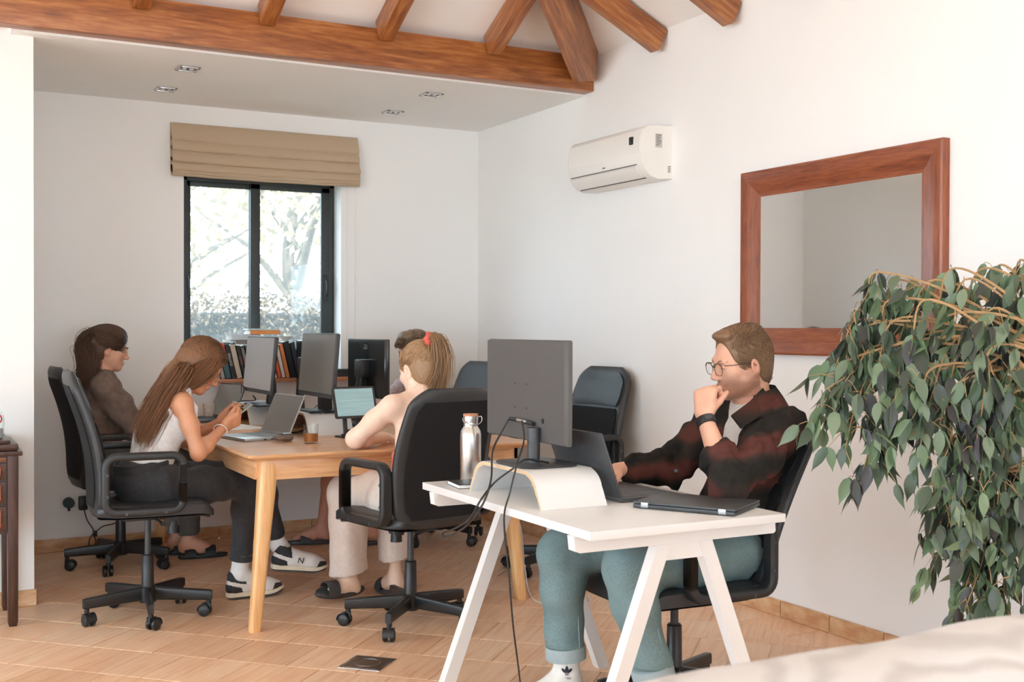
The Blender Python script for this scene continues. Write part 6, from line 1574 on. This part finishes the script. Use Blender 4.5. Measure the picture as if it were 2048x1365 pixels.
# ---------------------------------------------------------------- woman seen from behind with the red scrunchie
def woman_scrunchie():
    J = dict(pelvis=(1.985, 4.60, .565), chest=(2.030, 4.645, .83), neck=(2.060, 4.68, .995), head=np.array((2.066, 4.735, 1.100)),
             shL=(1.895, 4.655, .948), shR=(2.215, 4.715, .948), elL=(1.775, 4.775, .800), elR=(2.32, 4.83, .79), wrL=(1.975, 4.94, .785), wrR=(2.14, 5.0, .782),
             hipL=(1.905, 4.60, .555), hipR=(2.065, 4.635, .555), knL=(1.825, 5.02, .535), knR=(2.09, 5.06, .535), anL=(1.885, 5.14, .095), anR=(2.11, 5.13, .09), base=.505)
    J['A'] = axes((-.22, .93, -.28), (0, .1, 1)); J['sc'] = 1.05; hd = J['head']
    F = Field((1.62, 4.44, .02), (2.42, 5.26, 1.30), .011, [(hd-.14, hd+.14, .0048), ((1.93, 4.9, .74), (2.16, 5.10, .82), .006)])
    torso(F, J, -.014, .90); neck(F, J, .048); head(F, hd, J['A'], 1.05, True)
    for s in 'LR': arm(F, J, s, -.001, 1., .95); leg(F, J, s, -.014)
    foot(F, J['anL'], (1.775, 5.135, .045)); foot(F, J['anR'], (2.10, 5.25, .035))
    hand(F, J['wrL'], (.5, .85, -.05), (0, 0, -1), (.8, -.5, 0), (.3, .5, .3), .9); hand(F, J['wrR'], (-.3, .95, -.05), (0, 0, -1), (-.9, -.3, 0), (.3, .5, .3), .9)
    o, org = person('woman seen from behind in linen trousers with a high ponytail', J, SK_F3, F)
    T = Field((1.78, 4.42, .54), (2.34, 4.86, 1.0), .009); torso(T, J, .0, .90); u2 = nv(np.asarray(J['neck'])-np.asarray(J['chest'])); T.clip(np.asarray(J['chest'])-u2*.10, u2)
    T.build('camisole', cloth('coral_jersey', srgb(222, 120, 104)), o, org)
    Q = Field((1.66, 4.42, .08), (2.28, 5.30, .72), .0085); Q.ell(J['pelvis'], (.165, .135, .105), None, .05)
    leg(Q, J, 'L', .022, .93, 1.0, .05, .034); leg(Q, J, 'R', .022, .93, 1.0, .05, .034)
    Q.wrinkle(.006, 45, 9, (1, 1, .35)); Q.clip((1.86, 5.1, .135), (.22, 0, -1)); Q.build('linen_trousers', cloth('cream_linen', srgb(222, 206, 194), .95, 300, .35, .06), o, org)
    sandal(o, org, (1.965, 5.165, .035), (1.705, 5.115, .045), M_dark, (.185,), (.06, -.5, 1), .047); sandal(o, org, (2.11, 5.06, 0), (2.09, 5.31, 0), M_dark, (.175,))
    rng = np.random.default_rng(3); MH = hair_mat('light_brown_hair', srgb(96, 68, 46), srgb(190, 150, 110)); A = J['A']; W = lambda x, y, z: hd+A@np.array([x, y, z]); sp = W(0, -.098, .080)
    HF = hair_cap(J, .006, .066, -.070)
    n = 3600; P = cranium_pts(J, n, rng, -.085, grow=1.10, cond=lambda L: (L[:, 1] < .07) & ((np.abs(L[:, 0]) < .052) | (L[:, 2] > -.02) | (L[:, 1] < -.03))); R0 = loc2w(J, P)
    S0 = loc2w(J, np.array([[0, -.086, .098]])); Pm = .5*P+.5*np.array([0, -.086, .098]); d = (Pm-np.array([0, -.014, .034]))/np.array([.0745, .096, .083]); Pm = np.array([0, -.014, .034])+d/np.linalg.norm(d, axis=1)[:, None]*np.array([.0745, .096, .083])*1.13
    cv = spl([R0, loc2w(J, Pm), S0+rng.normal(0, .006, (len(R0), 3))], 14)
    m = 2000; g = rng.normal(0, 1, (m, 3)); base = np.tile(S0, (m, 1))
    cps = [base+g*.008, base+np.array([.022, -.038, .012])+g*.012, base+np.array([.034, -.055, -.055])+g*np.array([.016, .014, .016]), base+np.array([.030, -.050, -.125])+g*np.array([.018, .016, .018]), base+np.array([.012, -.034, -.195])+g*np.array([.026, .020, .028])]
    pt = spl(cps, 18)
    wisps = spl([loc2w(J, np.array([[x, -.05, -.07] for x in rng.uniform(-.045, .045, 120)])), loc2w(J, np.array([[x, -.06, -.10] for x in rng.uniform(-.05, .05, 120)])), loc2w(J, np.array([[x, -.055, -.13] for x in rng.uniform(-.055, .055, 120)]))], 14)
    build_hair(o, org, MH, HF, np.concatenate([cv, wisps]), .0011)
    PF = Field(S0[0]-.16-np.array([0, 0, .10]), S0[0]+.16, .006); PF.chain([S0[0], S0[0]+(.022, -.038, .010), S0[0]+(.034, -.054, -.055), S0[0]+(.030, -.05, -.12), S0[0]+(.02, -.042, -.16)], [.016, .022, .028, .026, .016], .02)
    build_hair(o, org, MH, PF, pt, .0012, 'ponytail', 2)
    c = S0[0]+np.array([.006, -.014, .004]); ax = nv(np.array([.5, -.75, .2])); b1 = nv(np.cross(ax, (0, 0, 1))); b2 = np.cross(ax, b1); m = MB()
    m.tube([c+(b1*math.cos(a)+b2*math.sin(a))*(.026+.004*math.sin(7*a))+ax*.005*math.sin(5*a)-org for a in np.linspace(0, 2*math.pi, 60, endpoint=False)], [.013+.004*math.sin(11*a) for a in np.linspace(0, 2*math.pi, 60, endpoint=False)], 10, closed=True)
    m.build('scrunchie', cloth('coral_satin', srgb(214, 98, 84), .6), o, smooth=180)
woman_scrunchie()

# ---------------------------------------------------------------- man behind her
def man_behind():
    J = dict(pelvis=(2.865, 6.40, .575), chest=(2.835, 6.385, .85), neck=(2.80, 6.375, 1.015), head=np.array((2.735, 6.355, 1.135)),
             shL=(2.79, 6.205, .955), shR=(2.825, 6.555, .955), elL=(2.62, 6.17, .80), elR=(2.66, 6.62, .80), wrL=(2.42, 6.28, .79), wrR=(2.42, 6.52, .79),
             hipL=(2.83, 6.31, .565), hipR=(2.83, 6.50, .565), knL=(2.40, 6.36, .54), knR=(2.31, 6.55, .52), anL=(2.48, 6.40, .10), anR=(2.235, 6.565, .09), base=.50)
    J['A'] = axes((-.95, -.22, -.14), (0, 0, 1)); hd = J['head']
    F = Field((1.98, 6.05, .0), (3.06, 6.78, 1.30), .011, [(hd-.14, hd+.14, .005), ((2.30, 6.22, .75), (2.44, 6.58, .83), .006)])
    torso(F, J, -.014); neck(F, J, .054); head(F, hd, J['A'], 1.)
    for s in 'LR': arm(F, J, s, -.004); leg(F, J, s, -.004)
    foot(F, J['anR'], (2.10, 6.605, .045)); foot(F, J['anL'], (2.35, 6.43, .045))
    hand(F, J['wrL'], (-1, .1, 0), (0, 0, -1), (0, 1, 0), (.3, .5, .3)); hand(F, J['wrR'], (-1, -.1, 0), (0, 0, -1), (0, -1, 0), (.3, .5, .3))
    o, org = person('curly haired man in a pale patterned shirt facing left at the back of the table', J, SK_M4, F, .3)
    eyes(o, org, J, .4); brows(o, org, J, M_lash, .003)
    S = Field((2.50, 6.0, .52), (3.08, 6.78, 1.08), .009); torso(S, J, .016)
    for s in 'LR': arm(S, J, s, .022, .0, 1.1)
    S.cap(np.asarray(J['neck']), hd, .060, .066, .006, 'd'); S.clip(np.asarray(J['neck'])+(0, 0, .03), (-.3, 0, 1)); S.wrinkle(.005, 45, 2)
    N = Nodes('paisley_print'); v = N.coords((1, 1, 1)); f = N.noise(v, 16, 3, .5, 4.0)
    N.set(Base_Color=N.ramp(f, [(.38, srgb(176, 150, 150)), (.47, srgb(226, 212, 206)), (.53, srgb(160, 132, 134)), (.62, srgb(196, 176, 174))]), Roughness=.8); S.build('shirt', N.m, o, org)
    Q = Field((2.2, 6.15, .35), (3.02, 6.7, .74), .010); Q.ell(J['pelvis'], (.125, .165, .11), None, .05)
    for s in 'LR':
        h, k = np.asarray(J['hip'+s]), np.asarray(J['kn'+s]); Q.chain([h, lerp(h, k, .78)], [.10, .088], .04)
    Q.build('shorts', cloth('dark_shorts', srgb(60, 58, 56)), o, org)
    sandal(o, org, (2.285, 6.548, 0), (2.035, 6.628, 0), M_dark, (.15,)); sandal(o, org, (2.535, 6.388, 0), (2.285, 6.445, 0), M_dark, (.15,))
    rng = np.random.default_rng(21); MH = hair_mat('ash_curls', srgb(84, 66, 50), srgb(158, 132, 106)); HF = hair_cap(J, .012, .078, -.06, extra=(((0, .050, .108), (.056, .044, .034)), ((0, -.02, .108), (.062, .07, .036))))
    P = cranium_pts(J, 700, rng, .02, grow=1.22, cond=lambda L: (L[:, 2] > .05) | (L[:, 1] < -.02)); ph = rng.uniform(0, 6.28, len(P)); cv = []
    for t in np.linspace(0, 1, 9): cv.append(loc2w(J, P+np.stack([.011*np.cos(ph+t*7), .011*np.sin(ph+t*7)+.01*t, .012*t-.006+.006*np.sin(ph*2+t*5)], 1)))
    build_hair(o, org, MH, HF, np.stack(cv, 1), .0024)
man_behind()
# ================================================================ weeping fig
def weeping_fig():
    o0 = np.array([3.02, 2.18, 0.]); r = thing('weeping_fig', 'tall weeping fig with drooping glossy green leaves', 'plant', tuple(o0))
    rng = np.random.default_rng(17)
    M_stem = plain('fig_twig', srgb(176, 140, 98), .7, nscale=20, namt=.2)
    MB().lathe([(.001, 0), (.13, 0), (.15, .02), (.17, .28), (.175, .30), (.16, .30), (.15, .27), (.001, .26)], seg=28).build('pot', plain('terracotta_pot', srgb(170, 106, 76), .7, nscale=12, namt=.1), r)
    MB().lathe([(.001, .262), (.15, .268), (.001, .275)], seg=20).build('soil', plain('dark_soil', srgb(60, 46, 36), .95), r)
    tr = MB()
    for q in range(3):
        a = q*2.1; tr.tube(bez([(.03*math.cos(a), .03*math.sin(a), .26), (.03*math.cos(a+1.5), .03*math.sin(a+1.5), .6), (.03*math.cos(a+3), .03*math.sin(a+3), .95), (.05*math.cos(a+3.5), .05*math.sin(a+3.5), 1.22)], 6), np.linspace(.017, .011, 19), 8)
    tr.build('trunk', M_stem, r)
    # branches arch out of the crown and hang down; (tip pixel x, y) of the drooping twigs gives their direction, the plane through the pot their distance
    tips = []
    def tip(px, py, D): 
        d = gray(px, py); return _C + d*D
    crown = o0+np.array([0, 0, 1.22])
    specs_ = []   # (apex, end)
    for px, py, ex, ey, D in [
        (1760, 545, 1700, 640, 3.70), (1800, 560, 1730, 690, 3.68), (1720, 640, 1660, 720, 3.66), (1740, 650, 1670, 800, 3.64), (1700, 720, 1625, 850, 3.62), (1760, 690, 1650, 780, 3.60), (1790, 640, 1700, 840, 3.60), (1760, 740, 1690, 900, 3.58), (1800, 700, 1720, 960, 3.58), (1830, 680, 1760, 900, 3.56), (1820, 760, 1740, 930, 3.55), (1870, 560, 1790, 700, 3.62),
        (1900, 540, 1830, 760, 3.60), (1930, 560, 1860, 820, 3.55), (1960, 540, 1900, 720, 3.62), (2000, 530, 1950, 700, 3.60), (2040, 520, 1990, 690, 3.55), (1880, 640, 1800, 860, 3.52), (1910, 680, 1840, 900, 3.50), (1940, 640, 1880, 850, 3.48), (1980, 620, 1930, 840, 3.46), (2020, 640, 1980, 860, 3.44), (1860, 740, 1830, 940, 3.48), (1900, 780, 1870, 960, 3.46), (1950, 760, 1920, 1000, 3.44), (2000, 760, 1960, 960, 3.42), (2040, 740, 2010, 940, 3.42),
        (1990, 880, 1880, 1010, 3.50), (1960, 900, 1850, 1080, 3.48), (1990, 920, 1860, 1150, 3.50), (1930, 960, 1870, 1060, 3.46), (1980, 960, 1920, 1120, 3.44), (2020, 940, 1990, 1090, 3.42), (2040, 980, 2020, 1160, 3.40), (1990, 1040, 1930, 1220, 3.48), (1960, 1080, 1900, 1250, 3.50), (2000, 1100, 1960, 1230, 3.46), (2030, 1090, 2010, 1220, 3.42), (2060, 560, 2060, 800, 3.5), (2090, 700, 2090, 1000, 3.45), (2080, 960, 2085, 1180, 3.45), (2070, 600, 2050, 760, 3.62), (1850, 600, 1810, 780, 3.50), (1980, 700, 1950, 900, 3.40), (1905, 880, 1885, 1000, 3.47), (2025, 820, 1995, 1010, 3.40), (1945, 860, 1905, 1010, 3.42), (2060, 860, 2040, 1080, 3.40), (1780, 600, 1760, 760, 3.62), (2045, 640, 2030, 830, 3.47),
        (2130, 640, 2140, 900, 3.5), (2150, 800, 2160, 1100, 3.5), (2140, 560, 2180, 760, 3.6)]:
        specs_.append((np.array(tip(px, py, D)), np.array(tip(ex, ey, D-.02))))
    leaves = []; bm_ = MB()
    for ap, en in specs_:
        low = ap[2] < .95
        st = np.array([o0[0]+rng.normal(0, .03), o0[1]+rng.normal(0, .03), (rng.uniform(.75, 1.0) if low else rng.uniform(1.05, 1.25))])
        mid = lerp(st, ap, .55)+np.array([0, 0, .05 if not low else .02])
        P = np.array(bez([st, mid, ap, lerp(ap, en, .5)+rng.normal(0, .01, 3), en], 7)); n = len(P)
        bm_.tube(P, np.linspace(.0055, .0014, n), 5)
        L = np.linalg.norm(ap-st)
        for i in range(int(n*.30), n):
            for c in range(2 if i > n*.5 else 1):
                if rng.random() < .22: continue
                t = P[min(i+1, n-1)]-P[max(i-1, 0)]; t = nv(t); sd = nv(np.cross(t, (0, 0, 1))+rng.normal(0, .4, 3))*(1 if (i+c) % 2 else -1)
                p = P[i]+rng.normal(0, .006, 3)
                # side twig
                if rng.random() < .42:
                    q = p+sd*rng.uniform(.03, .08)+np.array([0, 0, -rng.uniform(.01, .06)]); bm_.tube([p, lerp(p, q, .5)+(0, 0, .008), q], [.0016, .0013, .001], 4); p = q
                    leaves.append((p, nv(np.array([0, 0, -1])+sd*.5+rng.normal(0, .25, 3)), rng.uniform(.050, .072)))
                leaves.append((p, nv(np.array([0, 0, -1.0])+sd*rng.uniform(.1, .7)+t*.2+rng.normal(0, .25, 3)), rng.uniform(.046, .072)))
    b = bm_.build('branch', M_stem, r, o0, 60); b['kind'] = 'stuff'
    # one leaf: folded, pointed drip tip
    prof = [(0, .0), (.06, .012), (.18, .15), (.36, .20), (.52, .20), (.70, .14), (.84, .07), (.92, .03), (1.06, .0)]
    V = []; Fc = []
    for k, (t, w) in enumerate(prof):
        z = -.10*t*t; V += [(-w, t, z+.22*w), (0, t, z-.0), (w, t, z+.22*w)]
    for k in range(len(prof)-1):
        a = 3*k; Fc += [(a, a+1, a+4, a+3), (a+1, a+2, a+5, a+4)]
    N = Nodes('fig_leaf'); oi = N.n('ShaderNodeObjectInfo'); at = N.n('ShaderNodeAttribute'); at.attribute_name = 'tone'; geo = N.n('ShaderNodeNewGeometry')
    sm = N.n('ShaderNodeMath', operation='ADD'); N.l(oi.outputs['Random'], sm.inputs[0]); N.l(at.outputs['Fac'], sm.inputs[1]); fr = N.n('ShaderNodeMath', operation='FRACT'); N.l(sm.outputs[0], fr.inputs[0])
    top = N.ramp(fr.outputs[0], [(0, srgb(66, 60, 62)), (.28, srgb(66, 74, 64)), (.6, srgb(92, 108, 88)), (1, srgb(132, 148, 120))]); und = N.ramp(fr.outputs[0], [(0, srgb(92, 118, 88)), (1, srgb(142, 164, 128))])
    col = N.mix(geo.outputs['Backfacing'], top, und); N.set(Base_Color=col, Roughness=.38); N.b.inputs['Specular IOR Level'].default_value = .5
    tl = N.n('ShaderNodeBsdfTranslucent'); N.l(col, tl.inputs[0]); mx = N.n('ShaderNodeMixShader'); mx.inputs[0].default_value = .18; N.l(N.b.outputs[0], mx.inputs[1]); N.l(tl.outputs[0], mx.inputs[2]); N.l(mx.outputs[0], N.out.inputs[0]); M_fig = N.m
    V0 = np.array(V, float); leaf0 = mesh_obj('leaf', V0, Fc, M_fig, r, 60); me = leaf0.data
    def LM(p, d, s):
        y = nv(d); x = np.cross(y, rng.normal(0, 1, 3)+np.array([0, 0, .2])); x = nv(x); z = np.cross(x, y)
        if z@(np.array([-.55, -.75, .35])) < 0 and rng.random() < .75: x, z = -x, -z
        M4 = np.eye(4); M4[:3, :3] = np.stack([x, y, z], 1)*s; M4[:3, 3] = p; return M4
    def seen(p):
        d = p-_C; z = d@_F; x = 1024+F_PX*(d@_R)/z; y = 682.5-F_PX*(d@_U)/z; return x < 2075 and y < 1290
    leaves.sort(key=lambda q: (not seen(q[0]), -q[2]/np.linalg.norm(q[0]-_C)))
    RV = []; RF = []; RT = []; nb = 0
    for i, (p, d, s) in enumerate(leaves):
        M4 = LM(p-o0, d, s*1.38)
        if i < 295:
            o = leaf0 if i == 0 else bpy.data.objects.new('leaf', me)
            if i: COL.objects.link(o); o.parent = r
            o.matrix_local = Matrix(M4.tolist())
        else:
            W = V0@M4[:3, :3].T+M4[:3, 3]; RV.append(W); RF += [tuple(q+nb for q in f) for f in Fc]; nb += len(V0); RT += [rng.random()]*len(V0)
    print('fig leaves', len(leaves))
    o = mesh_obj('foliage', np.concatenate(RV), RF, M_fig, r, 60); a = o.data.attributes.new('tone', 'FLOAT', 'POINT'); a.data.foreach_set('value', np.array(RT, np.float32)); o['kind'] = 'stuff'
weeping_fig()

# ================================================================ sofa back with a cream throw in the foreground
def sofa():
    N = Nodes('cream_jacquard'); v = N.coords()
    wv = N.n('ShaderNodeTexWave', wave_type='RINGS', rings_direction='SPHERICAL'); wv.inputs['Scale'].default_value = 9.; wv.inputs['Distortion'].default_value = 6.; wv.inputs['Detail'].default_value = 1.; N.l(v, wv.inputs[0])
    nz = N.noise(v, 260, 3); ad = N.n('ShaderNodeMath', operation='MULTIPLY_ADD'); ad.inputs[1].default_value = .5; N.l(nz, ad.inputs[0]); N.l(wv.outputs['Fac'], ad.inputs[2])
    N.set(Base_Color=N.ramp(ad.outputs[0], [(.2, srgb(176, 168, 163)), (1.2, srgb(198, 191, 187))]), Roughness=.95); N.b.inputs['Sheen Weight'].default_value = .2; N.bump(ad.outputs[0], .5, .003); M_throw = N.m
    # silhouette of the back, seen from the camera
    xs = [1100, 1280, 1440, 1600, 1750, 1850, 1950, 2048, 2200, 2400]; ys = [1392, 1357, 1325, 1298, 1278, 1252, 1234, 1222, 1212, 1206]
    zr = np.interp
    a = np.array(gz(1280, 1357, .80)); b = np.array(gz(2048, 1222, .86))
    o0 = np.array([1.25, 1.0, 0.]); r = thing('sofa', 'sofa back covered with a cream patterned throw in the foreground', 'sofa', tuple(o0))
    # back rest line runs along x at y ~ 1.2
    pts = []
    for x, y in zip(xs, ys): p = gy(x, y, 1.20+.0*(x-1280)/800); pts.append(p)
    rows = []
    P = bez(pts, 6)
    for p in P:
        X, Z = p[0], p[2]; row = []
        for (dy, dz) in ((.03, -Z+.02), (.035, -.30), (.03, -.12), (.018, -.045), (.0, -.006), (-.03, .004), (-.07, .004), (-.11, -.006), (-.145, -.035), (-.16, -.09), (-.175, -.25), (-.20, -Z+.42)):
            wob = .004*math.sin(X*23+dz*30)
            row.append((X, 1.20+dy+wob, Z+dz))
        rows.append(row)
    m = MB(); m.loft(rows, closed_u=False, cap=False); ob = m.build('throw', M_throw, r, o0, 180)
    so = ob.modifiers.new('thickness', 'SOLIDIFY'); so.thickness = .006; so.offset = -1
    x0, x1 = P[0][0], P[-1][0]
    M_s = cloth('sofa_linen', srgb(214, 202, 190))
    rows2 = [[(q[0], 1.20+(q[1]-1.20)*.90-.004, max(.10, q[2]-.012)) for q in row] for row in rows]
    rows2 = [rw+[(rw[0][0], 1.02, .10)] for rw in rows2]
    m = MB(); m.loft(rows2); m.build('backrest', M_s, r, o0, 60)
    MB().box(x0+.02, x1-.02, .42, 1.05, .10, .30, .03).build('seat_base', M_s, r, o0)
    MB().box(x0+.12, x1-.04, .40, 1.00, .30, .44, .05, seg=4).build('seat_cushion', M_throw, r, o0)
    for xx in (x0+.06, x1-.08):
        for yy in (.47, 1.10): MB().cyl((xx, yy, 0), (xx, yy, .10), .02, .024, 12).build('foot', M_cab, r, o0)
sofa()
